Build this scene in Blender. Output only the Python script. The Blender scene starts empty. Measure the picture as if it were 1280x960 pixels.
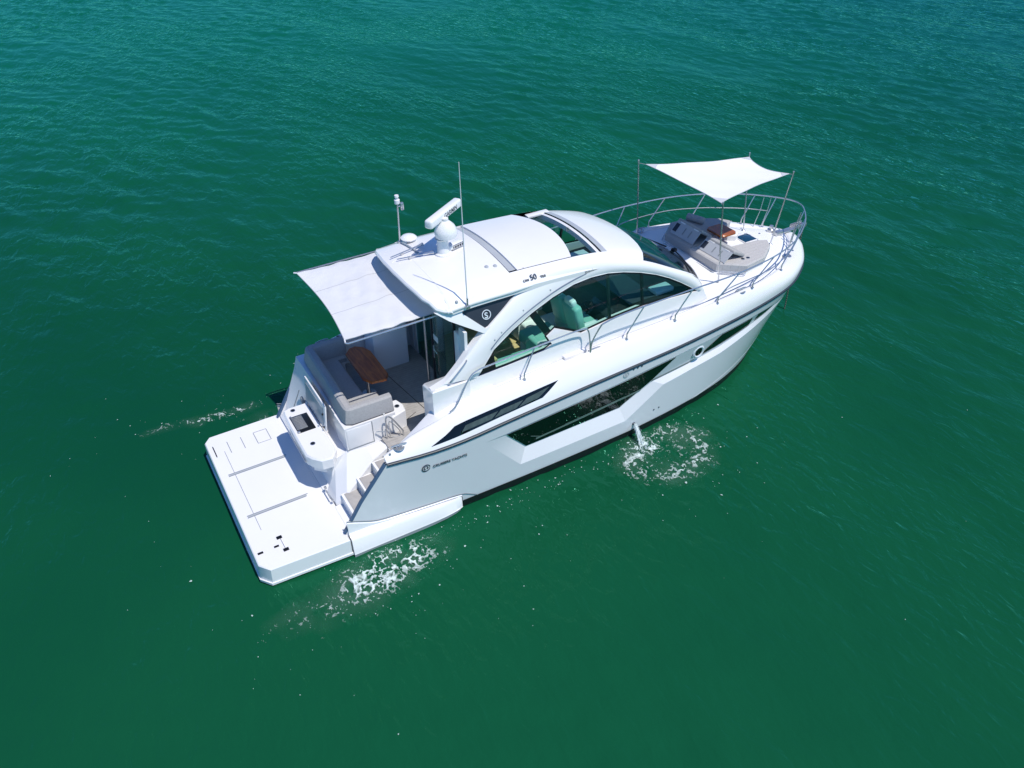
import bpy, bmesh, math, random, bisect
import numpy as np
from mathutils import Vector, Matrix
from mathutils.geometry import delaunay_2d_cdt
R = math.radians
scene = bpy.context.scene
COL = scene.collection

# ------------------------------------------------------------------ camera, sky, sun, exposure
CAM_POS = Vector((-0.946, -12.44, 11.491))
yaw, pitch, roll = 1.0355, 0.6367, -0.007
fw = Vector((math.cos(yaw) * math.cos(pitch), math.sin(yaw) * math.cos(pitch), -math.sin(pitch)))
rt = fw.cross(Vector((0, 0, 1))).normalized()
up = rt.cross(fw)
rt, up = math.cos(roll) * rt + math.sin(roll) * up, -math.sin(roll) * rt + math.cos(roll) * up
cd = bpy.data.cameras.new('camera')
cd.sensor_width = 36.0
cd.lens = 36.0 * 996.3 / 1280.0
cd.clip_end = 6000
cam = bpy.data.objects.new('camera', cd)
COL.objects.link(cam)
cam.matrix_world = Matrix(((rt.x, up.x, -fw.x, CAM_POS.x), (rt.y, up.y, -fw.y, CAM_POS.y), (rt.z, up.z, -fw.z, CAM_POS.z), (0, 0, 0, 1)))
scene.camera = cam

SUN = Vector((0.17, -0.47, 0.95)).normalized()
world = bpy.data.worlds.new('World')
scene.world = world
world.use_nodes = True
wn = world.node_tree
sky = wn.nodes.new('ShaderNodeTexSky')
sky.sky_type = 'NISHITA'
sky.sun_disc = False
sky.sun_elevation = math.asin(SUN.z)
sky.sun_rotation = math.atan2(SUN.x, SUN.y)
sky.altitude = 0
sky.air_density = 1.0
sky.dust_density = 0.0
sky.ozone_density = 3.0
bg = wn.nodes['Background']
bg.inputs['Strength'].default_value = 0.088
tint = wn.nodes.new('ShaderNodeMix'); tint.data_type = 'RGBA'; tint.blend_type = 'MULTIPLY'
tint.inputs[0].default_value = 1.0
tint.inputs[7].default_value = (0.59, 0.94, 1.46, 1)      # clear deep blue summer sky
wn.links.new(sky.outputs[0], tint.inputs[6])
wn.links.new(tint.outputs[2], bg.inputs['Color'])
sd = bpy.data.lights.new('sun', 'SUN')
sd.energy = 4.1
sd.angle = R(0.5)
sd.color = (1.0, 0.955, 0.90)
so = bpy.data.objects.new('sun', sd)
COL.objects.link(so)
so.rotation_euler = (-SUN).to_track_quat('-Z', 'Y').to_euler()
scene.view_settings.view_transform = 'Standard'
scene.view_settings.look = 'None'
scene.view_settings.exposure = 0.0
scene.view_settings.gamma = 1.0
scene.view_settings.use_curve_mapping = False
scene.cycles.sample_clamp_indirect = 3.0

# ------------------------------------------------------------------ materials
def mat(name, color, rough=0.4, metal=0.0, noise=None, bump=None, coat=0.0, ior=1.45, spec=0.5):
    m = bpy.data.materials.new(name)
    m.use_nodes = True
    nt = m.node_tree
    b = nt.nodes['Principled BSDF']
    b.inputs['Base Color'].default_value = (*color, 1)
    b.inputs['Roughness'].default_value = rough
    b.inputs['Metallic'].default_value = metal
    b.inputs['IOR'].default_value = ior
    b.inputs['Specular IOR Level'].default_value = spec
    if coat:
        b.inputs['Coat Weight'].default_value = coat
        b.inputs['Coat Roughness'].default_value = 0.03
    tc = nt.nodes.new('ShaderNodeTexCoord')
    if noise:
        sc, lo, hi = noise
        n = nt.nodes.new('ShaderNodeTexNoise')
        n.inputs['Scale'].default_value = sc
        n.inputs['Detail'].default_value = 5
        nt.links.new(tc.outputs['Object'], n.inputs['Vector'])
        r = nt.nodes.new('ShaderNodeMapRange')
        r.inputs[1].default_value = 0.3; r.inputs[2].default_value = 0.7
        r.inputs[3].default_value = lo; r.inputs[4].default_value = hi
        nt.links.new(n.outputs['Fac'], r.inputs[0])
        mx = nt.nodes.new('ShaderNodeMix'); mx.data_type = 'RGBA'; mx.blend_type = 'MULTIPLY'
        mx.inputs[0].default_value = 1
        mx.inputs[6].default_value = (*color, 1)
        nt.links.new(r.outputs[0], mx.inputs[7])
        nt.links.new(mx.outputs[2], b.inputs['Base Color'])
    if bump:
        sc, st, dist = bump
        n = nt.nodes.new('ShaderNodeTexNoise')
        n.inputs['Scale'].default_value = sc
        n.inputs['Detail'].default_value = 4
        nt.links.new(tc.outputs['Object'], n.inputs['Vector'])
        bp = nt.nodes.new('ShaderNodeBump')
        bp.inputs['Strength'].default_value = st
        bp.inputs['Distance'].default_value = dist
        nt.links.new(n.outputs['Fac'], bp.inputs['Height'])
        nt.links.new(bp.outputs[0], b.inputs['Normal'])
    return m

def stripes(m, axis, scale, lo, width=0.08):
    """thin darker seams along one object axis, multiplied into the base colour"""
    nt = m.node_tree
    b = nt.nodes['Principled BSDF']
    tc = nt.nodes.new('ShaderNodeTexCoord')
    sx = nt.nodes.new('ShaderNodeSeparateXYZ')
    nt.links.new(tc.outputs['Object'], sx.inputs[0])
    mu = nt.nodes.new('ShaderNodeMath'); mu.operation = 'MULTIPLY'; mu.inputs[1].default_value = scale
    nt.links.new(sx.outputs[axis], mu.inputs[0])
    fr = nt.nodes.new('ShaderNodeMath'); fr.operation = 'FRACT'
    nt.links.new(mu.outputs[0], fr.inputs[0])
    gt = nt.nodes.new('ShaderNodeMath'); gt.operation = 'LESS_THAN'; gt.inputs[1].default_value = width
    nt.links.new(fr.outputs[0], gt.inputs[0])
    mx = nt.nodes.new('ShaderNodeMix'); mx.data_type = 'RGBA'; mx.blend_type = 'MULTIPLY'
    old = b.inputs['Base Color'].links[0].from_socket if b.inputs['Base Color'].links else None
    if old: nt.links.new(old, mx.inputs[6])
    else: mx.inputs[6].default_value = b.inputs['Base Color'].default_value
    mx.inputs[7].default_value = (lo, lo, lo, 1)
    nt.links.new(gt.outputs[0], mx.inputs[0])
    nt.links.new(mx.outputs[2], b.inputs['Base Color'])
    return m

def glass_mat(name, tint, gloss=(1, 1, 1)):
    m = bpy.data.materials.new(name)
    m.use_nodes = True
    nt = m.node_tree
    nt.nodes.clear()
    out = nt.nodes.new('ShaderNodeOutputMaterial')
    mx = nt.nodes.new('ShaderNodeMixShader')
    tr = nt.nodes.new('ShaderNodeBsdfTransparent'); tr.inputs[0].default_value = (*tint, 1)
    gl = nt.nodes.new('ShaderNodeBsdfGlossy'); gl.inputs[0].default_value = (*gloss, 1); gl.inputs['Roughness'].default_value = 0.02
    lw = nt.nodes.new('ShaderNodeLayerWeight'); lw.inputs[0].default_value = 0.5
    pw = nt.nodes.new('ShaderNodeMath'); pw.operation = 'POWER'; pw.inputs[1].default_value = 4.0
    fr = nt.nodes.new('ShaderNodeMath'); fr.operation = 'MULTIPLY_ADD'; fr.inputs[1].default_value = 0.9; fr.inputs[2].default_value = 0.05
    nt.links.new(lw.outputs['Facing'], pw.inputs[0]); nt.links.new(pw.outputs[0], fr.inputs[0])
    nt.links.new(fr.outputs[0], mx.inputs[0]); nt.links.new(tr.outputs[0], mx.inputs[1]); nt.links.new(gl.outputs[0], mx.inputs[2])
    nt.links.new(mx.outputs[0], out.inputs[0])
    return m

def wood_mat(name, c1, c2, axis_scale=(2, 22, 2), rough=0.2, coat=0.6):
    m = mat(name, c1, rough, coat=coat)
    nt = m.node_tree
    b = nt.nodes['Principled BSDF']
    tc = nt.nodes.new('ShaderNodeTexCoord')
    mp = nt.nodes.new('ShaderNodeMapping'); mp.inputs['Scale'].default_value = axis_scale
    nt.links.new(tc.outputs['Object'], mp.inputs[0])
    n = nt.nodes.new('ShaderNodeTexNoise'); n.inputs['Scale'].default_value = 2.2; n.inputs['Detail'].default_value = 7
    n.inputs['Distortion'].default_value = 0.8
    nt.links.new(mp.outputs[0], n.inputs['Vector'])
    cr = nt.nodes.new('ShaderNodeValToRGB')
    cr.color_ramp.elements[0].position = 0.32; cr.color_ramp.elements[0].color = (*c2, 1)
    cr.color_ramp.elements[1].position = 0.68; cr.color_ramp.elements[1].color = (*c1, 1)
    nt.links.new(n.outputs['Fac'], cr.inputs[0]); nt.links.new(cr.outputs[0], b.inputs['Base Color'])
    return m

M = {}
M['gel'] = mat('white_gelcoat', (0.81, 0.805, 0.80), 0.22, noise=(1.3, 0.97, 1.0), coat=0.3)
M['hull'] = mat('hull_gelcoat', (0.715, 0.715, 0.735), 0.13, noise=(0.7, 0.96, 1.0), coat=0.5)
M['deck'] = mat('nonskid_deck', (0.79, 0.80, 0.81), 0.55, noise=(2.5, 0.96, 1.0), bump=(160, 0.25, 0.004))
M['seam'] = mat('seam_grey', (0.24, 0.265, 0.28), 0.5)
M['track'] = mat('track_grey', (0.43, 0.46, 0.48), 0.35, noise=(3, 0.9, 1.0))
M['black'] = mat('black_trim', (0.008, 0.009, 0.010), 0.3)
M['rubber'] = mat('black_rubber', (0.015, 0.016, 0.018), 0.6)
M['dglass'] = mat('dark_glass', (0.003, 0.006, 0.006), 0.03, ior=1.5)
M['slate'] = mat('slate_panel', (0.028, 0.034, 0.048), 0.35, noise=(6, 0.9, 1.0))
M['chrome'] = mat('stainless_steel', (0.60, 0.60, 0.60), 0.26, 0.82)
M['rub'] = mat('rub_rail_grey', (0.035, 0.047, 0.058), 0.4)
M['shell'] = mat('blue_grey_shell', (0.42, 0.44, 0.47), 0.6)
M['wing'] = mat('wing_edge_shade', (0.06, 0.11, 0.19), 0.4)
M['hem'] = mat('hem_grey', (0.55, 0.56, 0.58), 0.8)
M['gut'] = mat('gutter_grey', (0.22, 0.25, 0.30), 0.35, 0.5)
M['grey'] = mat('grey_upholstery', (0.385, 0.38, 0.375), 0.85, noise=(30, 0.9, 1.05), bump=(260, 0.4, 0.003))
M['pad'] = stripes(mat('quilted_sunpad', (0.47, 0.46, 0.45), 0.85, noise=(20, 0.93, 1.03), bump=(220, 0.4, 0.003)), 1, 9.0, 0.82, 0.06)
M['teak'] = stripes(mat('grey_faux_teak', (0.39, 0.375, 0.36), 0.7, noise=(9, 0.86, 1.06), bump=(120, 0.2, 0.002)), 1, 14.0, 0.62, 0.07)
M['tread'] = mat('tread_faux_teak', (0.41, 0.39, 0.37), 0.7, noise=(12, 0.9, 1.05))
M['cloth'] = mat('awning_cloth', (0.80, 0.805, 0.82), 0.8, noise=(2.0, 0.95, 1.0), bump=(3.5, 0.6, 0.04))
M['sail'] = mat('sail_cloth', (0.88, 0.88, 0.88), 0.8, noise=(1.5, 0.97, 1.0))
def translucent(m, col, w):
    nt = m.node_tree; b = nt.nodes['Principled BSDF']; out = nt.nodes['Material Output']
    t = nt.nodes.new('ShaderNodeBsdfTranslucent'); t.inputs[0].default_value = (*col, 1)
    x = nt.nodes.new('ShaderNodeMixShader'); x.inputs[0].default_value = w
    nt.links.new(b.outputs[0], x.inputs[1]); nt.links.new(t.outputs[0], x.inputs[2]); nt.links.new(x.outputs[0], out.inputs[0])
translucent(M['cloth'], (0.66, 0.70, 0.76), 0.17); translucent(M['sail'], (0.75, 0.77, 0.8), 0.10)
M['wood'] = wood_mat('varnished_table_wood', (0.52, 0.135, 0.010), (0.24, 0.05, 0.003), (9, 1.2, 2), 0.3, 0.05)
M['wood2'] = wood_mat('bow_table_wood', (0.42, 0.13, 0.025), (0.22, 0.055, 0.012), (9, 1.2, 2), 0.25, 0.25)
M['oak'] = stripes(wood_mat('cabin_sole_oak', (0.80, 0.58, 0.30), (0.64, 0.43, 0.19), (1.5, 14, 2), 0.45, 0.0), 1, 7.0, 0.6, 0.05)
M['teal'] = mat('green_cast_vinyl', (0.27, 0.54, 0.47), 0.5, bump=(60, 0.2, 0.004))  # green cast of the tinted glass put into the white seats' colour
M['vinyl'] = mat('white_vinyl', (0.80, 0.81, 0.80), 0.5, bump=(60, 0.2, 0.004))
M['bluegrey'] = mat('blue_grey_vinyl', (0.10, 0.13, 0.19), 0.55, bump=(60, 0.2, 0.004))
M['dash'] = mat('dark_dash', (0.02, 0.022, 0.024), 0.5)
M['tint'] = glass_mat('green_tinted_glass', (0.70, 0.92, 0.86))
M['wsglass'] = glass_mat('windshield_glass', (0.30, 0.58, 0.56))
M['bottom'] = mat('dark_bottom_paint', (0.006, 0.008, 0.010), 0.5)
M['line'] = mat('lettering_dark', (0.06, 0.07, 0.085), 0.5)
M['silver'] = mat('emblem_silver', (0.75, 0.77, 0.80), 0.35, 0.2)
M['hatch'] = mat('hatch_glass', (0.01, 0.05, 0.10), 0.05, ior=1.5)
M['fleck'] = mat('foam_bubbles', (0.42, 0.55, 0.50), 0.7)
def foam_mat():
    m = mat('sea_foam', (0.68, 0.80, 0.76), 0.6)
    nt = m.node_tree; b = nt.nodes['Principled BSDF']
    a = nt.nodes.new('ShaderNodeAttribute'); a.attribute_name = 'thickness'
    nt.links.new(a.outputs['Fac'], b.inputs['Alpha'])
    return m
M['foam'] = foam_mat()
M['pane'] = mat('grey_green_pane', (0.07, 0.10, 0.09), 0.25, noise=(14, 0.6, 1.0))
M['screen'] = mat('grey_screen', (0.05, 0.06, 0.07), 0.15)
M['grill'] = mat('grill_grate', (0.40, 0.41, 0.41), 0.45, 0.7, noise=(40, 0.7, 1.0))
M['rope'] = mat('anchor_chain_steel', (0.16, 0.13, 0.11), 0.6, 0.3)

# ------------------------------------------------------------------ helpers
class MB:
    def __init__(self): self.v = []; self.f = []
    def add(self, vs, fs):
        o = len(self.v)
        self.v += [tuple(p) for p in vs]
        self.f += [tuple(i + o for i in f) for f in fs]
        return self
    def grid(self, rows, closed=False):
        n = len(rows[0]); vs = [p for r in rows for p in r]; fs = []
        for i in range(len(rows) - 1):
            for j in range(n - 1 if not closed else n):
                k = (j + 1) % n
                fs.append((i * n + j, i * n + k, (i + 1) * n + k, (i + 1) * n + j))
        return self.add(vs, fs)
    def prism(self, poly, z0, z1, bevel=0.0):
        n = len(poly)
        P = lambda q, z: (q[0], q[1], z(q[0], q[1]) if callable(z) else z)
        if bevel:
            cx = sum(p[0] for p in poly) / n; cy = sum(p[1] for p in poly) / n
            ins = []
            for i in range(n):
                a, b, c = Vector(poly[i - 1]), Vector(poly[i]), Vector(poly[(i + 1) % n])
                d1 = (b - a).normalized(); d2 = (c - b).normalized()
                n1 = Vector((-d1.y, d1.x)); n2 = Vector((-d2.y, d2.x))
                m = (n1 + n2)
                m = m / max(0.3, m.length_squared / 2) if m.length > 1e-6 else n1
                s = 1 if sum(poly[k][0] * poly[(k + 1) % n][1] - poly[(k + 1) % n][0] * poly[k][1] for k in range(n)) > 0 else -1
                ins.append(tuple(b + s * m * bevel))
            zz = (lambda x, y: z1(x, y) - bevel) if callable(z1) else z1 - bevel
            vs = [P(p, z0) for p in poly] + [P(p, zz) for p in poly] + [P(p, z1) for p in ins]
            fs = [tuple(range(n))[::-1], tuple(range(2 * n, 3 * n))]
            for k in (0, 1):
                fs += [(k * n + i, k * n + (i + 1) % n, (k + 1) * n + (i + 1) % n, (k + 1) * n + i) for i in range(n)]
        else:
            vs = [P(p, z0) for p in poly] + [P(p, z1) for p in poly]
            fs = [tuple(range(n))[::-1], tuple(range(n, 2 * n))] + [(i, (i + 1) % n, n + (i + 1) % n, n + i) for i in range(n)]
        return self.add(vs, fs)
    def yprism(self, poly, y0, y1):
        n = len(poly)
        vs = [(p[0], y0, p[1]) for p in poly] + [(p[0], y1, p[1]) for p in poly]
        return self.add(vs, [tuple(range(n)), tuple(range(n, 2 * n))[::-1]] + [(i, n + i, n + (i + 1) % n, (i + 1) % n) for i in range(n)])
    def box(self, c, s, rot=None, bevel=0.0, seg=2):
        bm = bmesh.new()
        bmesh.ops.create_cube(bm, size=1)
        for v in bm.verts: v.co = Vector((v.co.x * s[0], v.co.y * s[1], v.co.z * s[2]))
        if bevel: bmesh.ops.bevel(bm, geom=bm.edges[:], offset=bevel, segments=seg, affect='EDGES', profile=0.5)
        mtx = (rot if isinstance(rot, Matrix) else Matrix.Rotation(rot, 3, 'Z')) if rot is not None else Matrix.Identity(3)
        vs = [Vector(c) + mtx @ v.co for v in bm.verts]
        bm.verts.index_update()
        self.add(vs, [tuple(v.index for v in f.verts) for f in bm.faces])
        bm.free()
        return self
    def tube(self, path, r, n=8, closed=False):
        P = [Vector(p) for p in path]
        rows = []
        t0 = None; u = None
        m = len(P)
        for i in range(m):
            if closed: t = (P[(i + 1) % m] - P[i - 1]).normalized()
            else: t = (P[min(i + 1, m - 1)] - P[max(i - 1, 0)]).normalized()
            if u is None:
                u = t.cross(Vector((0, 0, 1)))
                if u.length < 1e-3: u = t.cross(Vector((1, 0, 0)))
                u.normalize()
            else:
                u = (u - t * u.dot(t)).normalized()
            w = t.cross(u)
            rr = r[i] if isinstance(r, (list, tuple)) else r
            rows.append([P[i] + rr * (math.cos(2 * math.pi * k / n) * u + math.sin(2 * math.pi * k / n) * w) for k in range(n)])
        if closed: rows.append(rows[0])
        o = len(self.v)
        self.grid(rows, closed=True)
        if not closed:
            self.f.append(tuple(o + k for k in range(n)))
            self.f.append(tuple(o + (m - 1) * n + k for k in range(n))[::-1])
        return self
    def lathe(self, prof, c=(0, 0, 0), n=20, axis=None):
        q = Vector(axis).to_track_quat('Z', 'Y').to_matrix() if axis is not None else Matrix.Identity(3)
        rows = []
        for (rr, z) in prof:
            rows.append([Vector(c) + q @ Vector((rr * math.cos(2 * math.pi * k / n), rr * math.sin(2 * math.pi * k / n), z)) for k in range(n)])
        return self.grid(rows, closed=True)
    def build(self, name, m, parent=None, smooth=38, fix=True):
        me = bpy.data.meshes.new(name)
        bm = bmesh.new()
        bv = [bm.verts.new(p) for p in self.v]
        for f in self.f:
            try: bm.faces.new([bv[i] for i in f])
            except ValueError: pass
        bmesh.ops.remove_doubles(bm, verts=bm.verts[:], dist=1e-5)
        if fix: bmesh.ops.recalc_face_normals(bm, faces=bm.faces[:])
        bm.to_mesh(me); bm.free()
        if smooth:
            me.shade_smooth()
            me.set_sharp_from_angle(angle=R(smooth))
        if m: me.materials.append(M[m] if isinstance(m, str) else m)
        o = bpy.data.objects.new(name, me)
        COL.objects.link(o)
        if parent: o.parent = parent
        return o

def PI(x, xs, ys):
    n = len(xs)
    if x <= xs[0]: return ys[0]
    if x >= xs[-1]: return ys[-1]
    i = bisect.bisect_right(xs, x) - 1
    h = [xs[k + 1] - xs[k] for k in range(n - 1)]
    d = [(ys[k + 1] - ys[k]) / h[k] for k in range(n - 1)]
    def m(k):
        if k == 0: return d[0]
        if k == n - 1: return d[-1]
        if d[k - 1] * d[k] <= 0: return 0.
        w1 = 2 * h[k] + h[k - 1]; w2 = h[k] + 2 * h[k - 1]
        return (w1 + w2) / (w1 / d[k - 1] + w2 / d[k])
    t = (x - xs[i]) / h[i]
    a, b = m(i) * h[i], m(i + 1) * h[i]
    return (2 * t**3 - 3 * t**2 + 1) * ys[i] + (t**3 - 2 * t**2 + t) * a + (-2 * t**3 + 3 * t**2) * ys[i + 1] + (t**3 - t**2) * b

def spline(pts, n=8, closed=False):
    P = [Vector(p) for p in pts]; m = len(P); out = []
    for i in range(m if closed else m - 1):
        if closed: a, b, c, d = P[i - 1], P[i], P[(i + 1) % m], P[(i + 2) % m]
        else: a, b, c, d = P[max(i - 1, 0)], P[i], P[i + 1], P[min(i + 2, m - 1)]
        for k in range(n):
            t = k / n
            out.append(0.5 * ((2 * b) + (c - a) * t + (2 * a - 5 * b + 4 * c - d) * t * t + (3 * b - a - 3 * c + d) * t**3))
    if not closed: out.append(P[-1])
    return out

def inside(p, poly):
    x, y = p; c = False; n = len(poly); j = n - 1
    for i in range(n):
        xi, yi = poly[i][0], poly[i][1]; xj, yj = poly[j][0], poly[j][1]
        if (yi > y) != (yj > y) and x < (xj - xi) * (y - yi) / (yj - yi) + xi: c = not c
        j = i
    return c

def dens(poly, step):
    out = []
    for i in range(len(poly)):
        a = Vector(poly[i][:2]); b = Vector(poly[(i + 1) % len(poly)][:2])
        k = max(1, int((b - a).length / step + 0.5))
        out += [tuple(a + (b - a) * (t / k)) for t in range(k)]
    return out

def cdt(outline, holes=(), step=0.15, extra=None):
    loops = [dens(outline, step)] + [dens(h, step) for h in holes]
    pts = []; edges = []
    for L in loops:
        o = len(pts); pts += [Vector(p) for p in L]
        edges += [(o + i, o + (i + 1) % len(L)) for i in range(len(L))]
    arr = np.array([(p.x, p.y) for p in pts])
    xs = [p[0] for p in loops[0]]; ys = [p[1] for p in loops[0]]
    gx = list(np.arange(min(xs), max(xs), step)) if extra is None else extra(min(xs), max(xs))
    for x in gx:
        for y in np.arange(min(ys) + step * 0.37, max(ys), step):
            if inside((x, y), loops[0]) and not any(inside((x, y), h) for h in loops[1:]):
                if np.min((arr[:, 0] - x)**2 + (arr[:, 1] - y)**2) > (step * 0.45)**2:
                    pts.append(Vector((x, y)))
    r = delaunay_2d_cdt(pts, edges, [], 0, 1e-6)
    V, F = r[0], r[2]
    fs = []
    for f in F:
        c = sum((V[i] for i in f), Vector((0, 0))) / len(f)
        if inside(c, loops[0]) and not any(inside(c, h) for h in loops[1:]): fs.append(tuple(f))
    return [(v.x, v.y) for v in V], fs

def panel(mb, outline, fn, holes=(), step=0.15, extra=None, fn2=None):
    V, F = cdt(outline, holes, step, extra)
    mb.add([fn(*v) for v in V], F)
    if fn2:                                             # second skin + rim: real thickness
        mb.add([fn2(*v) for v in V], [f[::-1] for f in F])
        cnt = {}
        for f in F:
            for i in range(len(f)):
                e = (f[i], f[(i + 1) % len(f)])
                k = (min(e), max(e)); cnt[k] = cnt.get(k, 0) + 1
        for (a, b), c in cnt.items():
            if c == 1: mb.add([fn(*V[a]), fn(*V[b]), fn2(*V[b]), fn2(*V[a])], [(0, 1, 2, 3)])
    return mb

def thing(name, label, cat, loc=(0, 0, 0), group=None, kind=None):
    o = bpy.data.objects.new(name, None)
    COL.objects.link(o); o.location = loc
    o['label'] = label; o['category'] = cat
    if group: o['group'] = group
    return o
def tag(o, label=None, cat=None, kind=None, group=None):
    if label: o['label'] = label
    if cat: o['category'] = cat
    if kind: o['kind'] = kind
    if group: o['group'] = group
    return o
def text_mesh(name, s, size, mtx, m, parent, extrude=0.002, spacing=1.0, bold=0.0):
    cu = bpy.data.curves.new(name, 'FONT')
    cu.body = s; cu.size = size; cu.extrude = extrude; cu.space_character = spacing; cu.offset = bold
    cu.align_x = 'LEFT'
    t = bpy.data.objects.new(name, cu)
    COL.objects.link(t)
    bpy.context.view_layer.update()
    me = bpy.data.meshes.new_from_object(t.evaluated_get(bpy.context.evaluated_depsgraph_get()))
    bpy.data.objects.remove(t); bpy.data.curves.remove(cu)
    me.transform(mtx); me.materials.clear(); me.materials.append(M[m])
    me.name = name
    o = bpy.data.objects.new(name, me); COL.objects.link(o); o.parent = parent
    return o
def frame(o, x, z):
    """matrix from origin, x axis, outward normal"""
    x = Vector(x).normalized(); z = Vector(z).normalized(); y = z.cross(x).normalized(); x = y.cross(z)
    return Matrix(((x.x, y.x, z.x, o[0]), (x.y, y.y, z.y, o[1]), (x.z, y.z, z.z, o[2]), (0, 0, 0, 1)))

# ------------------------------------------------------------------ water
rng = np.random.default_rng(5)
NW = 150
lam = np.exp(rng.uniform(np.log(0.34), np.log(2.3), NW))
th = np.arctan2(-0.33, -0.945) + rng.normal(0, 0.50, NW)
kx, ky = 2 * np.pi / lam * np.cos(th), 2 * np.pi / lam * np.sin(th)
amp = 0.0034 * lam**0.66 * rng.uniform(0.5, 1.3, NW)
pha = rng.uniform(0, 2 * np.pi, NW)
def wave(x, y):
    x = np.asarray(x, float); y = np.asarray(y, float)
    gust = 0.72 + 0.28 * np.sin(0.11 * x + 0.05 * y + 1.0) * np.sin(0.07 * y - 0.04 * x + 0.4) + 0.16 * np.sin(0.31 * x - 0.22 * y)
    lee = 1 - 0.55 * np.exp(-(((x - 0.0) / 7.0)**2 + ((y + 3.5) / 5.5)**2)) - 0.35 * np.exp(-(((x + 2) / 6.0)**2 + ((y - 3) / 6)**2))
    h = np.zeros_like(x)
    for i in range(NW):
        ph = kx[i] * x + ky[i] * y + pha[i]
        h += amp[i] * (np.sin(ph) + 0.22 * np.cos(2 * ph))
    sw = 0.022 * np.sin(0.95 * x + 0.30 * y + 0.7) + 0.018 * np.sin(0.62 * x + 0.41 * y + 2.1) + 0.012 * np.sin(1.30 * x - 0.15 * y)
    return h * gust * lee + sw * lee
def water_mat():
    m = mat('green_bay_water', (0.004, 0.092, 0.047), 0.05, ior=1.333, spec=0.24)
    nt = m.node_tree; b = nt.nodes['Principled BSDF']
    tc = nt.nodes.new('ShaderNodeTexCoord')
    def math_(op, a, b_=None):
        q = nt.nodes.new('ShaderNodeMath'); q.operation = op
        for k, v in enumerate((a, b_)):
            if v is None: continue
            if isinstance(v, (int, float)): q.inputs[k].default_value = v
            else: nt.links.new(v, q.inputs[k])
        return q.outputs[0]
    def mixc(f, a, b_):
        q = nt.nodes.new('ShaderNodeMix'); q.data_type = 'RGBA'
        nt.links.new(f, q.inputs[0])
        for k, v in ((6, a), (7, b_)):
            if isinstance(v, tuple): q.inputs[k].default_value = (*v, 1)
            else: nt.links.new(v, q.inputs[k])
        return q.outputs[2]
    def ramp(v, a, b_):
        r = nt.nodes.new('ShaderNodeMapRange'); r.interpolation_type = 'SMOOTHSTEP'
        r.inputs[1].default_value = a; r.inputs[2].default_value = b_
        nt.links.new(v, r.inputs[0]); return r.outputs[0]
    # the bay: deep green where the yacht lies, reflected sky painted as teal farther off, bluer beyond the bow
    n = nt.nodes.new('ShaderNodeTexNoise'); n.inputs['Scale'].default_value = 0.06; n.inputs['Detail'].default_value = 4
    nt.links.new(tc.outputs['Object'], n.inputs['Vector'])
    sx = nt.nodes.new('ShaderNodeSeparateXYZ'); nt.links.new(tc.outputs['Object'], sx.inputs[0])
    off = math_('MULTIPLY', math_('SUBTRACT', n.outputs['Fac'], 0.5), 22.0)
    dist = math_('ADD', math_('ADD', math_('MULTIPLY', sx.outputs[0], 0.35), math_('MULTIPLY', sx.outputs[1], 0.94)), off)
    base = mixc(ramp(n.outputs['Fac'], 0.35, 0.65), (0.0030, 0.062, 0.027), (0.0050, 0.079, 0.032))
    base = mixc(ramp(dist, 4.0, 44.0), base, (0.0022, 0.108, 0.058))
    blue = math_('ADD', math_('SUBTRACT', sx.outputs[0], math_('MULTIPLY', sx.outputs[1], 0.25)), off)
    base = mixc(math_('MULTIPLY', ramp(blue, 16.0, 52.0), 0.75), base, (0.0020, 0.070, 0.070))
    nt.links.new(base, b.inputs['Base Color'])
    b.inputs['Specular IOR Level'].default_value = 0.0; b.inputs['Roughness'].default_value = 1.0; b.inputs['IOR'].default_value = 1.0
    mp = nt.nodes.new('ShaderNodeMapping'); mp.inputs['Rotation'].default_value = (0, 0, -math.atan2(-0.33, -0.945)); mp.inputs['Scale'].default_value = (3.4, 1.5, 1)
    nt.links.new(tc.outputs['Object'], mp.inputs[0])
    n2 = nt.nodes.new('ShaderNodeTexNoise'); n2.inputs['Scale'].default_value = 1.35; n2.inputs['Detail'].default_value = 2.6; n2.inputs['Distortion'].default_value = 0.4
    nt.links.new(mp.outputs[0], n2.inputs['Vector'])
    bp = nt.nodes.new('ShaderNodeBump'); bp.inputs['Strength'].default_value = 1.0; bp.inputs['Distance'].default_value = 0.11
    ng = nt.nodes.new('ShaderNodeTexNoise'); ng.inputs['Scale'].default_value = 0.13; ng.inputs['Detail'].default_value = 3; nt.links.new(tc.outputs['Object'], ng.inputs['Vector'])
    nt.links.new(math_('ADD', math_('MULTIPLY', ramp(ng.outputs['Fac'], 0.36, 0.64), 0.75), 0.25), bp.inputs['Strength'])
    nt.links.new(n2.outputs['Fac'], bp.inputs['Height'])
    bq = nt.nodes.new('ShaderNodeBump'); bq.inputs['Strength'].default_value = 1.0; bq.inputs['Distance'].default_value = 0.02
    nt.links.new(n2.outputs['Fac'], bq.inputs['Height']); nt.links.new(bq.outputs[0], b.inputs['Normal'])
    gl = nt.nodes.new('ShaderNodeBsdfGlossy'); gl.inputs['Color'].default_value = (0.20, 0.76, 0.56, 1); gl.inputs['Roughness'].default_value = 0.05
    nt.links.new(bp.outputs[0], gl.inputs['Normal'])
    fr = nt.nodes.new('ShaderNodeFresnel'); fr.inputs[0].default_value = 1.333
    nt.links.new(bp.outputs[0], fr.inputs['Normal'])
    mx = nt.nodes.new('ShaderNodeMixShader')
    nt.links.new(fr.outputs[0], mx.inputs[0]); nt.links.new(b.outputs[0], mx.inputs[1]); nt.links.new(gl.outputs[0], mx.inputs[2])
    nt.links.new(mx.outputs[0], nt.nodes['Material Output'].inputs[0])
    return m
M['water'] = water_mat()
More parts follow.
